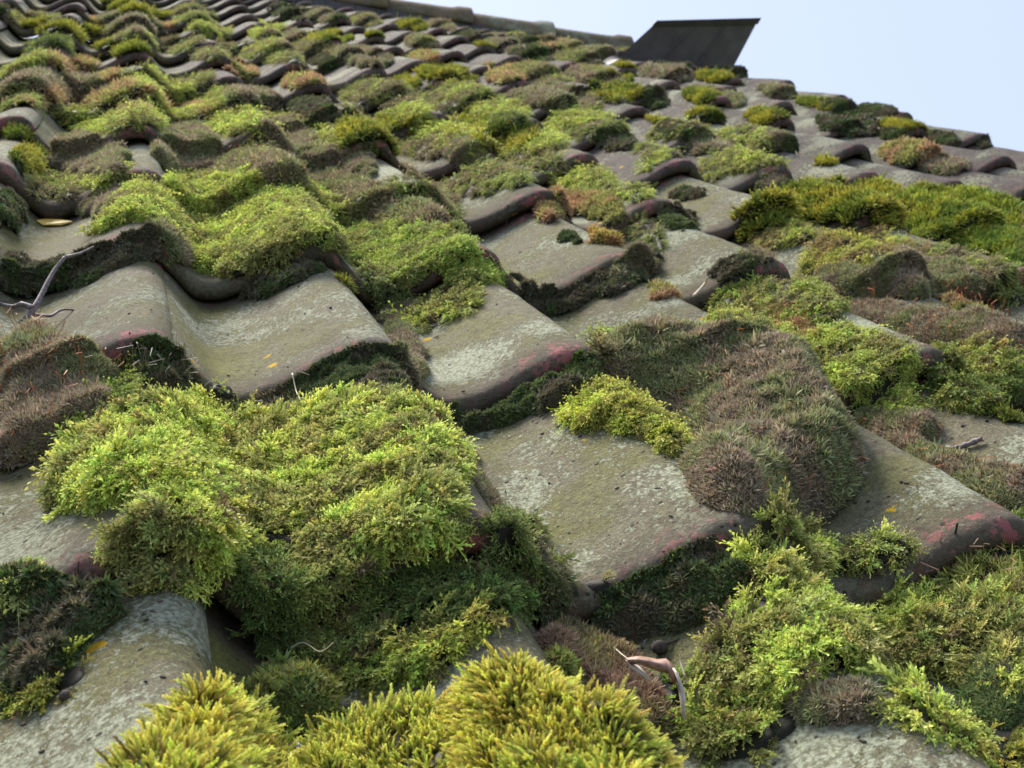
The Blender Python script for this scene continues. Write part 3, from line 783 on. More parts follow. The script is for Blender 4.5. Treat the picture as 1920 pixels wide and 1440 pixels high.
moss([(1625, 785), (1690, 800), (1760, 835), (1840, 860), (1925, 880), (1925, 960), (1840, 935), (1740, 890), (1660, 835)], 'brown',
     'long strip of grey-brown moss running down the groove beside the red-edged tile', h=.020, dens=1.2, size=1.2, setae=12)
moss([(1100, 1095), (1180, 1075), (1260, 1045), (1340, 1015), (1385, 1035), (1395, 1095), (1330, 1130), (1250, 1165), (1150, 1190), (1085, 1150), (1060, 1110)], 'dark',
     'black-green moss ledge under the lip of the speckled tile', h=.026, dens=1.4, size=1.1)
moss([(1060, 1085), (1130, 1075), (1210, 1060), (1300, 1020), (1340, 1022), (1260, 1060), (1180, 1090), (1110, 1110)], 'feather', 'thin green trim along the lip of the speckled tile', h=.008, dens=.6, size=.9)
moss([(1355, 1010), (1385, 975), (1440, 955), (1510, 975), (1550, 1020), (1540, 1070), (1470, 1095), (1400, 1095), (1370, 1050)], 'feather',
     'shaggy green tuft capping the lip corner of the speckled tile', h=.026, size=1.1, c2amt=.6)
moss([(1550, 1040), (1600, 1010), (1690, 1000), (1760, 1020), (1850, 1005), (1925, 985), (1925, 1040), (1800, 1050), (1680, 1045), (1580, 1065)], 'feather', 'green trim along the lip of the bare tile below the mound', h=.012, dens=.8)
moss([(1540, 1060), (1640, 1050), (1760, 1058), (1860, 1050), (1925, 1045), (1925, 1120), (1820, 1130), (1720, 1110), (1600, 1098)], 'rusty',
     'straw-coloured grassy moss strip between two green tufts', h=.020, size=1.1, setae=26, stalk=(.36, .20, .10), tint=(.9, 1, .8))
moss([(1380, 1120), (1440, 1075), (1540, 1080), (1640, 1105), (1760, 1120), (1925, 1115), (1925, 1330), (1880, 1300), (1800, 1255), (1700, 1230), (1600, 1225), (1520, 1270), (1440, 1290), (1360, 1295), (1320, 1250), (1330, 1215), (1380, 1185)],
     'feather', 'wide feathery moss carpet beside the curled dead leaf', h=.022, dens=1.35, size=1.0, c2amt=.28, name='moss_cushion')
moss([(1290, 1310), (1360, 1290), (1450, 1310), (1520, 1340), (1480, 1390), (1400, 1400), (1330, 1415), (1310, 1370)], 'feather', 'flat sprays of moss below the curled dead leaf', h=.010, dens=.8, size=1.05, tint=(.85, .9, .8))
moss([(1450, 1275), (1540, 1265), (1640, 1280), (1660, 1320), (1590, 1350), (1520, 1335), (1440, 1300)], 'brown', 'thin brown moss where the feathery carpet ends on the bare crest', h=.010, dens=.7)
moss([(1640, 1290), (1720, 1285), (1800, 1300), (1860, 1350), (1850, 1400), (1780, 1380), (1700, 1340)], 'feather', 'loose creeping sprays on the bare crest in the bottom corner', h=.006, dens=.35, size=1.15)
moss([(1790, 1240), (1925, 1230), (1925, 1345), (1870, 1350), (1820, 1300)], 'brown', 'shaded brown-green moss hollow at the right edge of the feathery carpet', h=.016, tint=(.7, .9, .7))
moss([(1830, 1370), (1925, 1340), (1925, 1440), (1890, 1440), (1850, 1410)], 'deep', 'green moss at the extreme bottom right corner', h=.014, tint=(1.8, 1.5, 1))
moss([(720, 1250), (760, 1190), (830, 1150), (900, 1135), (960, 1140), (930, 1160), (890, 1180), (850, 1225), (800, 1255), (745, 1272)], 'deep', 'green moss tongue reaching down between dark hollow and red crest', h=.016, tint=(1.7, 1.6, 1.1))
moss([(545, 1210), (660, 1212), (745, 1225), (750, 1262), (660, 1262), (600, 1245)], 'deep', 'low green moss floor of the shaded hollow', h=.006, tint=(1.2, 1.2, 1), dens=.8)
moss([(1000, 980), (1035, 1040), (1060, 1110), (1075, 1160), (1050, 1180), (1035, 1130), (1010, 1060), (985, 1010)], 'brown', 'brown strip in the groove left of the speckled tile', h=.016, tint=(.8, .85, .8))
moss([(830, 800), (880, 850), (930, 920), (950, 960), (925, 950), (880, 890), (835, 830)], 'brown', 'thin brown line of moss along the lower edge of the red-patched crest', h=.008, tint=(.8, .85, .8))
moss([(1020, 1185), (1060, 1165), (1150, 1190), (1190, 1225), (1230, 1290), (1280, 1340), (1240, 1375), (1180, 1340), (1110, 1280), (1050, 1235)], 'brown',
     'reddish brown moss between the yellow mound and the curled dead leaf', h=.020, size=1.1, tint=(1.05, .85, .85))
moss(ell(1090, 1228, 42, 30), 'button', 'small round olive cushion at the foot of the red crest', h=.024)
moss([(1180, 1270), (1230, 1250), (1275, 1280), (1285, 1340), (1240, 1350), (1200, 1320)], 'deep', 'fresh green moss cupped inside the curled dead leaf', h=.020, tint=(1.8, 1.8, 1.2), size=.8)
moss(ell(548, 1292, 92, 52), 'button', 'round dark green moss button in the hollow behind the yellow mound', h=.034, name='moss_cushion', dens=1.2)
moss([(460, 1250), (500, 1240), (480, 1300), (500, 1345), (620, 1340), (600, 1370), (500, 1380), (450, 1330)], 'deep', 'green moss ring around the foot of the round button', h=.010, tint=(1.5, 1.5, 1))
moss([(170, 1445), (230, 1400), (290, 1385), (250, 1345), (330, 1350), (290, 1300), (350, 1320), (310, 1270), (400, 1290), (420, 1275), (470, 1350), (560, 1420), (640, 1445), (600, 1560), (150, 1560)],
     'yellow', 'spiky yellow moss pad with long shoots reaching over the lichen-spotted tile', h=.018, size=1.2, dens=1.3, name='moss_cushion')
moss([(540, 1400), (620, 1345), (720, 1320), (820, 1300), (880, 1290), (900, 1340), (860, 1445), (840, 1560), (560, 1560)], 'yellow', 'paler green trough part of the yellow foreground moss', h=.022, fill=.03, size=.95, tint=(.90, .96, 1.0), dens=1.3)
moss([(830, 1310), (880, 1245), (950, 1232), (1010, 1240), (1070, 1275), (1130, 1335), (1200, 1385), (1265, 1445), (1300, 1560), (820, 1600)], 'yellow',
     'big blurred yellow moss mound nearest the camera', h=.040, size=.95, dens=1.6, soft=1.5, fill=.06, name='moss_cushion')
moss([(0, 1060), (60, 1055), (85, 1075), (150, 1110), (232, 1112), (200, 1150), (130, 1190), (130, 1230), (60, 1270), (0, 1290)], 'dark', 'dark moss bank under the tile lip in the lower corner, left of the lichen-spotted tile', h=.026, dens=1.3, size=1.15, c2amt=.3)
moss([(0, 1060), (50, 1052), (80, 1075), (60, 1110), (0, 1110)], 'feather', 'small bright green tuft at the edge above the dark moss bank', h=.016)
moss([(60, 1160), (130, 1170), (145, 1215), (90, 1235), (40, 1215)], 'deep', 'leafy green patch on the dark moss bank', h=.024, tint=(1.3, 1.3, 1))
moss([(0, 1290), (60, 1250), (130, 1215), (150, 1240), (120, 1290), (60, 1310), (20, 1305)], 'feather', 'flat yellow-green sprays at the edge of the lichen-spotted tile', h=.006, dens=.7, size=1.1, tint=(.9, .95, .6))
moss([(340, 1130), (390, 1140), (420, 1180), (400, 1170), (350, 1145)], 'deep', 'thin green film at the top of the lichen-spotted crest', h=.004, tint=(1.6, 1.4, 1))
# --- row of lips above
moss([(168, 432), (225, 375), (270, 345), (340, 330), (430, 330), (500, 332), (590, 342), (650, 375), (688, 425), (690, 460), (600, 450), (560, 480), (520, 505), (440, 515), (375, 490), (320, 440), (285, 400), (230, 410)],
     'feather', 'long bright moss blanket across the trough above the double tile', h=.026, dens=1.4, name='moss_cushion', size=.95)
moss([(655, 440), (700, 420), (760, 410), (850, 425), (905, 470), (945, 515), (900, 530), (840, 515), (770, 535), (720, 520), (670, 480)], 'feather', 'bright moss pad overhanging the lip above the blunt round tile', h=.022, dens=1.2, size=.9, c2amt=.6, tint=(.85, .9, .9))
moss([(330, 480), (380, 505), (440, 525), (520, 515), (590, 480), (610, 492), (530, 545), (430, 552), (360, 535)], 'dark', 'dark band beneath the long bright moss blanket', h=.014, dens=1.2)
moss([(0, 470), (60, 490), (160, 480), (230, 440), (300, 420), (320, 470), (250, 478), (180, 520), (100, 535), (0, 530)], 'dark', 'dark crumbly moss under the tile lip behind the twig tip', h=.016, dens=1.1, c2amt=.8)
moss([(290, 400), (330, 420), (350, 470), (320, 480), (290, 440)], 'brown', 'brown stalky tuft on the lip left of the long bright blanket', h=.012, size=1.4)
moss([(385, 300), (470, 285), (560, 300), (640, 320), (720, 350), (800, 385), (835, 400), (780, 425), (700, 410), (650, 385), (580, 345), (480, 330), (400, 325)], 'brown', 'long dull brown moss band behind the long bright blanket', h=.020, setae=26, tint=(.95, .95, .85), size=1.1)
moss([(700, 390), (760, 372), (820, 375), (850, 400), (790, 405), (730, 405)], 'feather', 'small green fringe at a pink-edged crest', h=.012)
moss([(700, 340), (760, 330), (820, 350), (865, 385), (845, 395), (780, 380), (720, 370)], 'olive', 'mottled green moss lapping the bare curved crest tile', h=.016)
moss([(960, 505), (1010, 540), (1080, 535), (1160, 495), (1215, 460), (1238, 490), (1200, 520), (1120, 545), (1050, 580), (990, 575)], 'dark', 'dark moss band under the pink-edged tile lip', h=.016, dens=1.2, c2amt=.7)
moss([(1100, 500), (1160, 480), (1200, 455), (1230, 465), (1235, 500), (1150, 520)], 'brown', 'brown moss hanging at the pink-edged tile corner', h=.018, tint=(.7, .75, .7))
moss(ell(1066, 443, 17, 11, -20), 'dark', 'single small dark moss dot on a bare tile', h=.010, name='moss_dot')
moss([(1000, 390), (1040, 355), (1100, 350), (1160, 365), (1180, 400), (1140, 415), (1080, 395), (1020, 405)], 'rusty', 'rusty orange moss tuft above the tile with the small moss dot', h=.022, setae=30)
moss([(1105, 425), (1130, 408), (1170, 420), (1182, 450), (1150, 452), (1120, 440)], 'rusty', 'small orange round tuft beside the dotted tile', h=.020, tint=(1.1, .9, .7))
moss([(1150, 390), (1200, 400), (1250, 430), (1240, 460), (1190, 450), (1170, 420)], 'olive', 'green and grey moss wedge next to the small orange tuft', h=.022)
moss([(1215, 385), (1260, 380), (1300, 405), (1300, 425), (1260, 420), (1225, 405)], 'dark', 'small dark roll of moss under a grey tile lip', h=.014)
moss([(1215, 515), (1260, 508), (1310, 530), (1320, 560), (1280, 560), (1235, 545)], 'rusty', 'orange and green tuft on the tile corner above the big brown mound', h=.016)
moss([(1342, 500), (1370, 482), (1430, 490), (1450, 510), (1400, 520), (1355, 525)], 'dark', 'dark tuft on the lip of the long grey tile', h=.018, c2amt=.8)
moss([(1325, 550), (1380, 525), (1470, 525), (1560, 545), (1600, 570), (1560, 600), (1470, 600), (1400, 585), (1340, 580)], 'olive', 'olive moss band between the long grey tile and the big brown mound', h=.026, tint=(1.1, 1.15, .9))
moss([(1420, 575), (1470, 575), (1530, 600), (1535, 640), (1500, 645), (1450, 610)], 'rusty', 'pinkish brown moss with thin orange stalks behind the big brown mound', h=.020, setae=24, tint=(.9, .8, .9))
moss([(1560, 555), (1640, 555), (1740, 575), (1840, 585), (1925, 610), (1925, 650), (1820, 645), (1720, 635), (1640, 610), (1580, 600)], 'brown', 'brown moss ridge set with orange stalks', h=.026, setae=55, c2amt=.5)
moss([(1370, 420), (1400, 385), (1470, 350), (1560, 335), (1640, 338), (1700, 360), (1740, 395), (1700, 415), (1600, 410), (1520, 405), (1440, 425), (1400, 440)],
     'gold', 'long golden green moss arch over a dark hollow', h=.030, dens=1.5, size=1.1, name='moss_cushion')
moss([(1700, 345), (1760, 340), (1840, 360), (1925, 385), (1925, 420), (1850, 415), (1780, 400), (1730, 380)], 'gold', 'golden moss bank right behind the long arch', h=.026, dens=1.4, tint=(.85, 1, 1))
moss([(1700, 420), (1780, 420), (1860, 430), (1925, 430), (1925, 520), (1860, 500), (1800, 470), (1720, 450)], 'gold', 'smooth golden green slope at the edge below the long arch', h=.030, dens=1.4, tint=(.8, .95, 1))
moss([(1500, 500), (1515, 465), (1560, 435), (1640, 432), (1700, 450), (1760, 470), (1700, 490), (1620, 490), (1560, 520)], 'olive', 'olive moss hump in front of the long golden arch', h=.030, tint=(1.3, 1.2, .8))
moss([(1600, 500), (1680, 480), (1780, 485), (1850, 510), (1860, 540), (1780, 535), (1690, 540), (1630, 530)], 'brown', 'brown mossy hump in front of the golden slope', h=.028)
moss([(1760, 540), (1860, 530), (1925, 540), (1925, 600), (1840, 590), (1770, 570)], 'rusty', 'mixed green and orange moss at the edge of the photo', h=.020, setae=15, tint=(.8, .9, .8))
moss([(1395, 445), (1440, 425), (1500, 415), (1530, 430), (1490, 445), (1430, 462)], 'olive', 'thin olive moss tongue below the left end of the golden arch', h=.016, tint=(1.2, 1.2, .8))
moss([(1690, 350), (1760, 345), (1850, 365), (1925, 390), (1925, 500), (1850, 480), (1780, 445), (1710, 425)], 'gold', 'wide golden green mat filling the troughs behind the olive hump', h=.026, dens=1.2, tint=(.9, 1, .9), fill=.03)
moss([(1640, 455), (1740, 450), (1830, 480), (1925, 505), (1925, 560), (1830, 550), (1740, 520), (1650, 490)], 'olive', 'olive mat sloping down from the golden mat at the photo edge', h=.022, dens=1.2)
moss([(1700, 600), (1800, 600), (1925, 640), (1925, 670), (1820, 655), (1720, 640)], 'olive', 'thin olive strip above the deep green hanging moss', h=.014)
moss([(1560, 490), (1640, 500), (1680, 530), (1640, 555), (1560, 540), (1520, 520)], 'brown', 'brown moss saddle at the foot of the olive hump', h=.020)
# --- middle distance, one outline per growth: centre, half axes, tilt, kind
FAR = [
 (355, 275, 62, 42, 8, 'brown', .034, 'tall dark brown moss lump behind the bare curved crest'), (160, 290, 75, 35, 5, 'brown', .020, None), (100, 345, 55, 20, 0, 'olive', .014, None),
 (200, 325, 50, 14, -10, 'feather', .010, None), (250, 335, 24, 12, 0, 'button', .016, 'small round green pad under the smooth curved lip'), (55, 290, 30, 26, 20, 'gold', .034, 'rounded golden green moss coil at the photo edge'),
 (40, 235, 45, 20, 10, 'gold', .024, None), (200, 370, 50, 22, -10, 'brown', .016, None), (20, 385, 22, 28, 0, 'dark', .02, None),
 (300, 385, 22, 10, 30, 'feather', .008, None), (485, 300, 75, 24, 10, 'olive', .022, None), (420, 225, 190, 17, 4, 'feather', .014, None), (180, 222, 90, 18, 6, 'feather', .014, None),
 (545, 255, 55, 30, 15, 'brown', .020, None), (300, 160, 80, 22, 18, 'feather', .016, None), (380, 185, 60, 14, 12, 'feather', .012, None), (85, 175, 60, 16, -8, 'rusty', .020, None),
 (55, 150, 60, 18, -10, 'brown', .018, None), (150, 160, 62, 18, 6, 'brown', .020, None), (130, 120, 60, 16, 5, 'rusty', .016, None), (40, 118, 50, 14, -12, 'feather', .014, None),
 (120, 55, 85, 16, 8, 'gold', .022, 'golden moss hump high on the roof near the corner'), (90, 80, 45, 12, 0, 'deep', .018, None), (230, 90, 50, 13, 8, 'gold', .018, None),
 (60, 35, 60, 12, 4, 'olive', .014, None), (270, 22, 62, 12, 8, 'gold', .018, 'golden green arch over a dark tile lip'), (310, 45, 30, 9, 0, 'rusty', .010, None),
 (170, 38, 22, 9, 0, 'rusty', .010, None), (395, 55, 34, 11, 5, 'feather', .014, None), (410, 88, 34, 8, 0, 'olive', .012, None), (505, 58, 36, 11, 4, 'feather', .014, None), (500, 84, 30, 9, 0, 'feather', .012, None),
 (600, 72, 46, 12, 8, 'gold', .016, None), (455, 130, 30, 17, 10, 'rusty', .020, None), (575, 155, 44, 14, 6, 'rusty', .016, None), (650, 95, 34, 9, 0, 'olive', .01, None),
 (480, 185, 60, 18, 6, 'brown', .016, None), (590, 205, 52, 20, 10, 'dark', .018, None), (655, 215, 30, 14, 10, 'olive', .016, None), (715, 175, 78, 20, 6, 'olive', .018, None),
 (760, 150, 34, 12, 12, 'gold', .018, None), (800, 110, 36, 16, 0, 'rusty', .022, None), (720, 65, 34, 8, 6, 'gold', .012, None), (790, 72, 26, 7, 0, 'gold', .012, None),
 (690, 255, 62, 27, 6, 'gold', .026, 'golden dome with a dark shaded front'), (620, 262, 40, 18, -12, 'feather', .014, None), (760, 212, 50, 14, -6, 'feather', .014, None), (640, 300, 70, 20, 8, 'brown', .018, None),
 (860, 250, 70, 22, 10, 'feather', .018, None), (800, 270, 55, 22, 5, 'olive', .016, None), (880, 280, 40, 18, 8, 'brown', .018, None), (840, 320, 90, 22, 8, 'brown', .018, None),
 (930, 325, 60, 20, 5, 'olive', .018, None), (880, 345, 55, 16, 10, 'olive', .014, None), (930, 200, 60, 15, 6, 'feather', .014, None), (880, 200, 36, 12, 0, 'gold', .012, None),
 (870, 170, 26, 9, -10, 'feather', .012, None), (955, 235, 55, 18, 8, 'deep', .018, None), (1010, 265, 48, 18, 0, 'feather', .020, None), (1010, 295, 60, 14, 5, 'olive', .014, None),
 (950, 285, 30, 10, 0, 'feather', .012, None), (1080, 330, 70, 18, 6, 'feather', .018, None), (1120, 355, 50, 14, 5, 'olive', .014, None), (1000, 182, 50, 13, 8, 'brown', .014, None),
 (950, 140, 40, 13, 0, 'rusty', .014, None), (1150, 172, 62, 17, 2, 'gold', .026, 'long golden moss bar on a far tile lip'), (1225, 182, 26, 16, 0, 'dark', .018, None), (1090, 178, 24, 15, 0, 'dark', .020, None),
 (1130, 128, 46, 14, 6, 'gold', .016, None), (1165, 142, 26, 10, 10, 'gold', .014, None), (1060, 205, 26, 10, 0, 'rusty', .012, None), (1090, 215, 60, 12, 4, 'feather', .012, None),
 (1180, 225, 50, 14, 0, 'olive', .014, None), (1260, 215, 50, 12, -4, 'gold', .014, None), (1330, 215, 44, 12, 6, 'gold', .014, None), (1300, 235, 70, 12, 0, 'feather', .012, None),
 (1150, 262, 46, 16, 8, 'dark', .014, None), (1110, 245, 46, 14, 0, 'olive', .014, None), (1240, 250, 30, 10, 0, 'olive', .012, None), (1400, 255, 60, 13, 8, 'feather', .014, None),
 (1440, 218, 44, 16, 4, 'gold', .020, None), (1420, 240, 34, 10, 0, 'brown', .012, None), (1250, 275, 60, 14, -6, 'olive', .016, None), (1320, 270, 60, 13, 4, 'brown', .014, None),
 (1380, 300, 62, 18, 0, 'feather', .018, None), (1460, 292, 55, 13, 4, 'feather', .016, None), (1330, 320, 40, 14, 0, 'olive', .014, None), (1220, 300, 34, 10, -20, 'feather', .010, None),
 (1440, 335, 34, 14, 0, 'brown', .018, None), (1290, 360, 30, 9, 0, 'dark', .008, None), (1190, 360, 34, 14, 0, 'feather', .014, None), (1550, 296, 26, 8, 0, 'gold', .010, None),
 (1680, 250, 30, 10, 0, 'dark', .014, None), (1760, 255, 40, 12, 6, 'dark', .016, None), (1840, 265, 24, 9, 0, 'dark', .012, None), (1685, 222, 28, 8, 0, 'gold', .010, None), (1560, 184, 26, 5, 3, 'gold', .008, None),
 (560, 330, 40, 12, 0, 'olive', .012, None), (1050, 235, 46, 12, 0, 'feather', .012, None), (1430, 470, 40, 12, 0, 'olive', .012, None), (640, 360, 60, 20, 15, 'olive', .020, None),
 (860, 130, 30, 9, 5, 'gold', .012, None), (940, 125, 40, 8, 5, 'rusty', .010, None), (1010, 160, 44, 9, 0, 'brown', .010, None),
]
for x, y, rx, ry, rot, kd, hh, lab in FAR:
    moss(ell(x, y, rx * 1.0, ry * 1.05, rot), kd, lab, h=hh * .9, dens=1.3, size=1.0)
# small growths that sit on the far tile lips and crests
kinds_far = ['dark', 'brown', 'olive', 'gold', 'rusty', 'brown', 'dark', 'olive']
taken = [(x, y, rx, ry) for x, y, rx, ry, *_ in FAR]
fr_ = random.Random(21); added = 0
for j in range(-13, -3):
    for i in range(-4, 12):
        q = np.array([(i - fr_.uniform(-.05, .45)) * W, -(j + fr_.choice([.95, .9, .6])) * L, 0.0]); q[2] = float(S(q[0], q[1]))
        px, py, d = project(q)
        if not (-20 < px < 1940 and 5 < py < 420): continue
        if any(((px - x) / rx) ** 2 + ((py - y) / ry) ** 2 < .8 for x, y, rx, ry in taken): continue
        pr = .85 if (px < 1000 and py > 130) else (.30 if px < 900 else .78)
        if fr_.random() > pr or added > 150: continue
        sx = fr_.uniform(.30, .55) * W * FPX / d * (.85 if px > 1250 else 1); sy = sx * fr_.uniform(.22, .36)
        kd = fr_.choice(kinds_far) if px < 1250 or py > 220 else fr_.choice(['dark', 'brown', 'gold', 'dark'])
        moss(ell(px, py, sx, sy, 8), kd, None, h=fr_.uniform(.010, .020), dens=1.2); added += 1
print('moss', moss_n, 'faces', TOT[0])

# ------------------------------------------------------------------ small things lying on the roof
def P3(px, py, lift): return raymarch(px, py, lift)
def roof_thing(name, org, label, cat, group=None):
    o = bpy.data.objects.new(name, None); COL.objects.link(o); o.matrix_world = ROOF @ Matrix.Translation(tuple(org)); return tag(o, label, cat, group)
def curve_on(pts, n=5):
    """smooth chain through points"""
    pts = [np.array(p) for p in pts]; out = []
    for k in range(len(pts) - 1):
        p0 = pts[max(k - 1, 0)]; p1 = pts[k]; p2 = pts[k + 1]; p3 = pts[min(k + 2, len(pts) - 1)]
        for q in range(n):
            t = q / n; out.append(.5 * ((2 * p1) + (-p0 + p2) * t + (2 * p0 - 5 * p1 + 4 * p2 - p3) * t * t + (-p0 + 3 * p1 - 3 * p2 + p3) * t ** 3))
    out.append(pts[-1]); return out
# forked twig: base rests in the brown tuft, tip rises over the trough
def along(px, py, dist_ref, extra=0.0):
    """point on the sight line of a pixel at a chosen distance from the camera"""
    return CAM + ray(px, py) * (dist_ref + extra)
b = P3(45, 605, .02); db = np.linalg.norm(b - CAM)
tw = roof_thing('twig', b, 'forked grey twig leaning over the trough beside the dry brown tuft', 'twig')
def rel(l): return [tuple(np.array(p) - b) for p in l]
mb = MB(); pts = rel(curve_on([along(38, 608, db), along(60, 585, db), along(80, 548, db, .02), along(100, 510, db, .04), along(122, 482, db, .05)]))
mb.tube(pts, list(np.linspace(.0036, .0018, len(pts))), 9, .18); mb.build('stem', M['twig'], tw, True)
mb = MB(); pts = rel(curve_on([along(122, 482, db, .05), along(150, 475, db, .06), along(176, 462, db, .07)]))
mb.tube(pts, list(np.linspace(.0020, .0008, len(pts))), 7, .15); mb.build('tip', M['twig'], tw, True)
mb = MB(); pts = rel(curve_on([along(60, 590, db, .0), along(95, 592, db, .03), along(120, 580, db, .05), along(172, 586, db, .07)]))
mb.tube(pts, list(np.linspace(.0020, .0009, len(pts))), 7, .2); mb.build('branch', M['twig'], tw, True)
mb = MB(); pts = rel(curve_on([along(62, 578, db, .0), along(40, 570, db, .01), along(20, 575, db, .02), along(-30, 560, db, .02)]))
mb.tube(pts, list(np.linspace(.0030, .0016, len(pts))), 7, .2); mb.build('branch', M['twig'], tw, True)
# short twig on the red-edged tile
b = P3(1790, 838, .004)
pts = [tuple(p - b) for p in curve_on([P3(1762, 842, .004), P3(1790, 840, .005), P3(1815, 833, .005), P3(1842, 822, .006)])]
mb = MB(); mb.tube(pts, [.0022 + .0012 * (k % 3 == 0) for k in range(len(pts))], 8, .25)
tag(mb.build('twig', M['twig'], None, True, ROOF @ Matrix.Translation(tuple(b))), 'short pale twig lying on the red-edged tile', 'twig')
# straws
STR = [([(1285, 1270), (1275, 1235), (1278, 1222)], 'thin straw upright beside the curled dead leaf', .0006), ([(1132, 1196), (1160, 1222), (1178, 1236)], 'fine pale straw pointing at the curled dead leaf', .0007),
       ([(545, 1215), (570, 1205), (600, 1222), (625, 1205)], 'thin wiry root hair in the shaded hollow', .0005), ([(1300, 555), (1318, 535), (1328, 518)], 'pale straw above the brown ridge with orange stalks', .0012),
       ([(548, 700), (556, 735), (565, 750)], 'single dry blade below the double trough lip', .0006), ([(600, 1412), (650, 1420), (700, 1405)], 'dark blurred stalk across the foreground moss', .0009),
       ([(690, 360), (675, 372), (662, 385)], 'pale straw in the brown band', .0008)]
for pp, lab, rad in STR:
    p3 = [P3(x, y, .016 + .006 * k) for k, (x, y) in enumerate(pp)]; b = p3[0]
    pts = [tuple(p - b) for p in curve_on(p3)]; mb = MB(); mb.tube(pts, list(np.linspace(rad * 1.3, rad * .6, len(pts))), 5)
    tag(mb.build('dry_straw', M['straw'], None, True, ROOF @ Matrix.Translation(tuple(b))), lab, 'straw')
# curled dead leaf: a brown blade arched over the moss with a pale underside and a long drooping tip
b = P3(1250, 1262, .022); dl = np.linalg.norm(b - CAM) - .022
lf = roof_thing('dead_leaf', b, 'curled brown dead leaf with a pale underside and drooping tip', 'dead leaf')
def ribbon(rows, th=.0007):
    """rows: list of lists of points; gives a thin solid sheet"""
    n = len(rows); m_ = len(rows[0]); A = np.array(rows); V = []
    du = np.gradient(A, axis=0); dv = np.gradient(A, axis=1); nn = np.cross(du, dv); nn /= np.linalg.norm(nn, axis=2, keepdims=True) + 1e-12
    T_ = (A + nn * th).reshape(-1, 3); B_ = (A - nn * th).reshape(-1, 3); F = []; o = n * m_
    for a in range(n - 1):
        for c in range(m_ - 1):
            p = a * m_ + c; F += [(p, p + 1, p + m_ + 1, p + m_), (o + p, o + p + m_, o + p + m_ + 1, o + p + 1)]
    for a in range(n - 1):
        p = a * m_; F.append((p, p + m_, o + p + m_, o + p)); p = a * m_ + m_ - 1; F.append((p, o + p, o + p + m_, p + m_))
    for c in range(m_ - 1):
        F.append((c, o + c, o + c + 1, c + 1)); p = (n - 1) * m_ + c; F.append((p, p + 1, o + p + 1, o + p))
    mb = MB(); mb.add(list(map(tuple, T_)) + list(map(tuple, B_)), F); return mb
top = [(1174, 1236), (1195, 1232), (1215, 1234), (1232, 1238), (1248, 1236), (1262, 1248), (1268, 1265)]
bot = [(1180, 1242), (1200, 1245), (1222, 1252), (1240, 1258), (1254, 1262), (1260, 1275), (1266, 1285)]
rows = [[along(*t_, dl) - b, along((t_[0] + b_[0]) / 2, (t_[1] + b_[1]) / 2, dl, -.006) - b, along(*b_, dl, .002) - b] for t_, b_ in zip(top, bot)]
o = ribbon(rows).build('blade', M['leaf'], lf, True)
top = [(1174, 1237), (1188, 1243), (1200, 1252), (1222, 1276)]; bot = [(1176, 1239), (1184, 1252), (1200, 1262), (1220, 1277)]
rows = [[along(*t_, dl, .004) - b, along(*b_, dl, -.002) - b] for t_, b_ in zip(top, bot)]
ribbon(rows, .0005).build('underside', M['leaf_pale'], lf, True)
top = [(1262, 1252), (1270, 1280), (1276, 1310), (1281, 1348)]; bot = [(1270, 1262), (1281, 1290), (1284, 1305), (1284, 1350)]
rows = [[along(*t_, dl, -.004) - b, along(*b_, dl, -.010) - b] for t_, b_ in zip(top, bot)]
ribbon(rows, .0005).build('drooping_tip', M['leaf_pale'], lf, True)
# flat yellow leaf
b = P3(100, 416, .002)
c4 = [P3(68, 413, .003), P3(80, 421, .003), P3(115, 421, .003), P3(136, 415, .003), P3(118, 411, .003), P3(85, 410, .003)]
mb = MB(); V = [tuple(p - b) for p in c4] + [tuple(p - b - np.array([0, 0, .0012])) for p in c4]
mb.add(V, [tuple(range(6)), tuple(range(11, 5, -1))] + [(k, k + 6, (k + 1) % 6 + 6, (k + 1) % 6) for k in range(6)])
tag(mb.build('yellow_leaf', M['yellow'], None, False, ROOF @ Matrix.Translation(tuple(b))), 'small flat yellow leaf lying in a far trough', 'leaf')
def lump(name, px, py, r, mat, label, cat, sq=(1, 1, .8), lift=0.0, group=None):
    p = P3(px, py, lift); mb = MB(); V = []; F = []; n, k = 12, 8
    for a in range(k + 1):
        for c in range(n):
            th = math.pi * a / k; ph = 2 * math.pi * c / n; q = 1 + .22 * (random.random() - .5) * (0 < a < k)
            V.append((r * sq[0] * math.sin(th) * math.cos(ph) * q, r * sq[1] * math.sin(th) * math.sin(ph) * q, r * sq[2] * math.cos(th) * q))
    for a in range(k):
        for c in range(n): F.append((a * n + c, (a + 1) * n + c, (a + 1) * n + (c + 1) % n, a * n + (c + 1) % n))
    mb.add(V, F)
    return tag(mb.build(name, M[mat], None, True, ROOF @ Matrix.Translation((float(p[0]), float(p[1]), float(p[2]) + r * .3))), label, cat, group)
lump('berry', 560, 1407, .0036, 'berry', 'dark blue berry caught in the foreground moss', 'berry', lift=.030)
lump('pebble', 634, 1322, .0048, 'pebble', 'small grey pebble next to the round moss button', 'pebble', lift=.004)
sd_ = lump('seed_pod', 1236, 1218, .0058, 'crumb', 'round dark seed pod with a short stem above the dead leaf', 'seed', lift=.003)
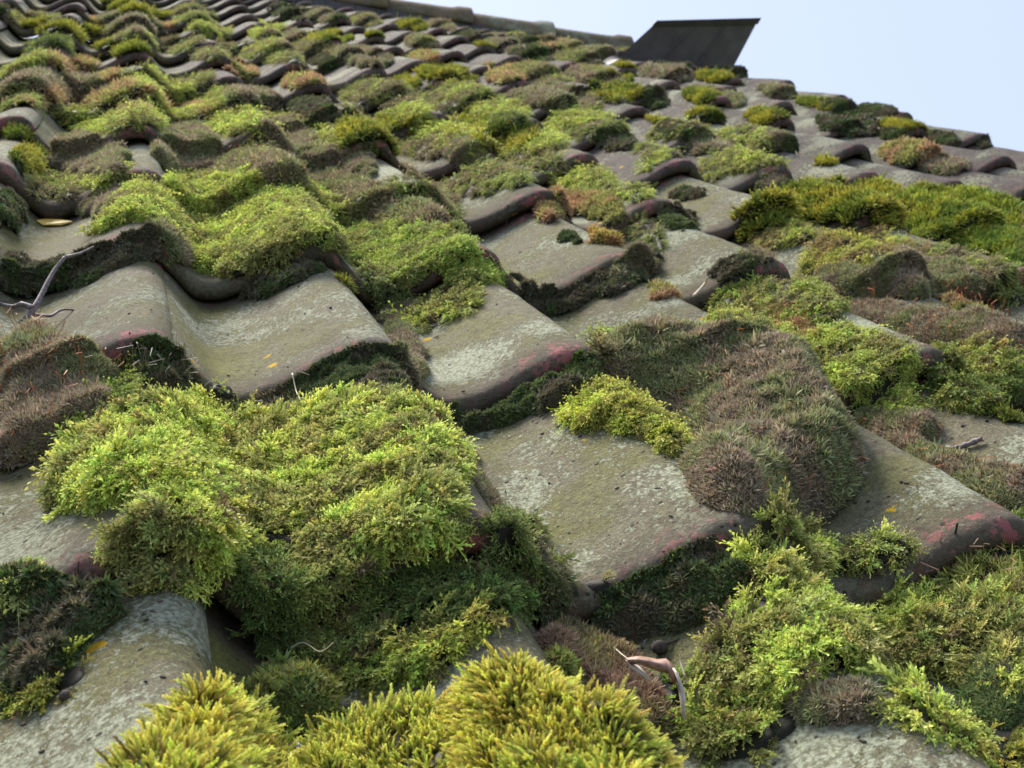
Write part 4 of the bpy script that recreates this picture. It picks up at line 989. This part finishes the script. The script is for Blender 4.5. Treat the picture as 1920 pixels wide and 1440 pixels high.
p0 = np.array([.004, 0, .002]); mb = MB(); mb.tube([p0, p0 + (.006, .002, .001), p0 + (.012, .003, .002), p0 + (.018, .006, .002)], [.0014, .0008, .0008, .0005], 6)
o = mb.build('stem', M['crumb'], None, True); o.parent = sd_
mb = MB(); lr = random.Random(5)
for k in range(300):
    px = lr.uniform(-20, 1940); py = lr.uniform(420, 1440); p = P3(px, py, 0.0)
    a = lr.uniform(0, 6.28); l = lr.uniform(.0008, .0026); w_ = lr.uniform(.0003, .0008); d = np.array([math.cos(a), math.sin(a), 0]); e = np.array([-d[1], d[0], 0])
    P_ = lambda u, v: tuple((lambda q: (q[0], q[1], float(S(q[0], q[1])) + .0004))(p + d * u * l + e * v * w_))
    c4 = [P_(-1, -.6), P_(.2, -1), P_(1, 0), P_(-.2, 1)]
    up = lr.uniform(.0006, .0018)
    mb.add(c4 + [(x, y, z + up) for x, y, z in c4], [(4, 5, 6, 7), (0, 1, 5, 4), (1, 2, 6, 5), (2, 3, 7, 6), (3, 0, 4, 7)])
tag(mb.build('litter', M['crumb'], None, False, ROOF), kind='stuff')
CR = [(1047, 760, .0028, 'on the upper crest of the speckled tile'), (1088, 820, .0020, 'beside the pale lichen of the speckled tile'), (1060, 790, .0014, 'in the middle of the speckled tile'), (247, 545, .0016, 'on the first smooth crest'),
      (620, 578, .0017, 'on the double trough tile'), (368, 616, .0015, 'at the foot of the first smooth crest'), (795, 700, .0014, 'at the edge of the blunt-lipped tile'), (125, 1310, .0042, 'on the lichen-spotted tile'),
      (285, 1150, .0017, 'near the top of the lichen-spotted crest'), (237, 1156, .0015, 'at the red edge of the lichen-spotted tile'), (200, 1165, .0015, 'just above the red edge of the lichen-spotted tile'), (1690, 905, .0016, 'on the bare tile below the mound'),
      (1790, 775, .0020, 'at the top of the red-edged tile'), (1805, 800, .0020, 'in the middle of the red-edged tile'), (1850, 790, .0018, 'right part of the red-edged tile')]
for x, y, r, w in CR:
    lump('soil_crumb', x, y, r, 'crumb', 'tiny dark soil crumb ' + w, 'soil crumb', group='dark crumbs scattered on the tiles')
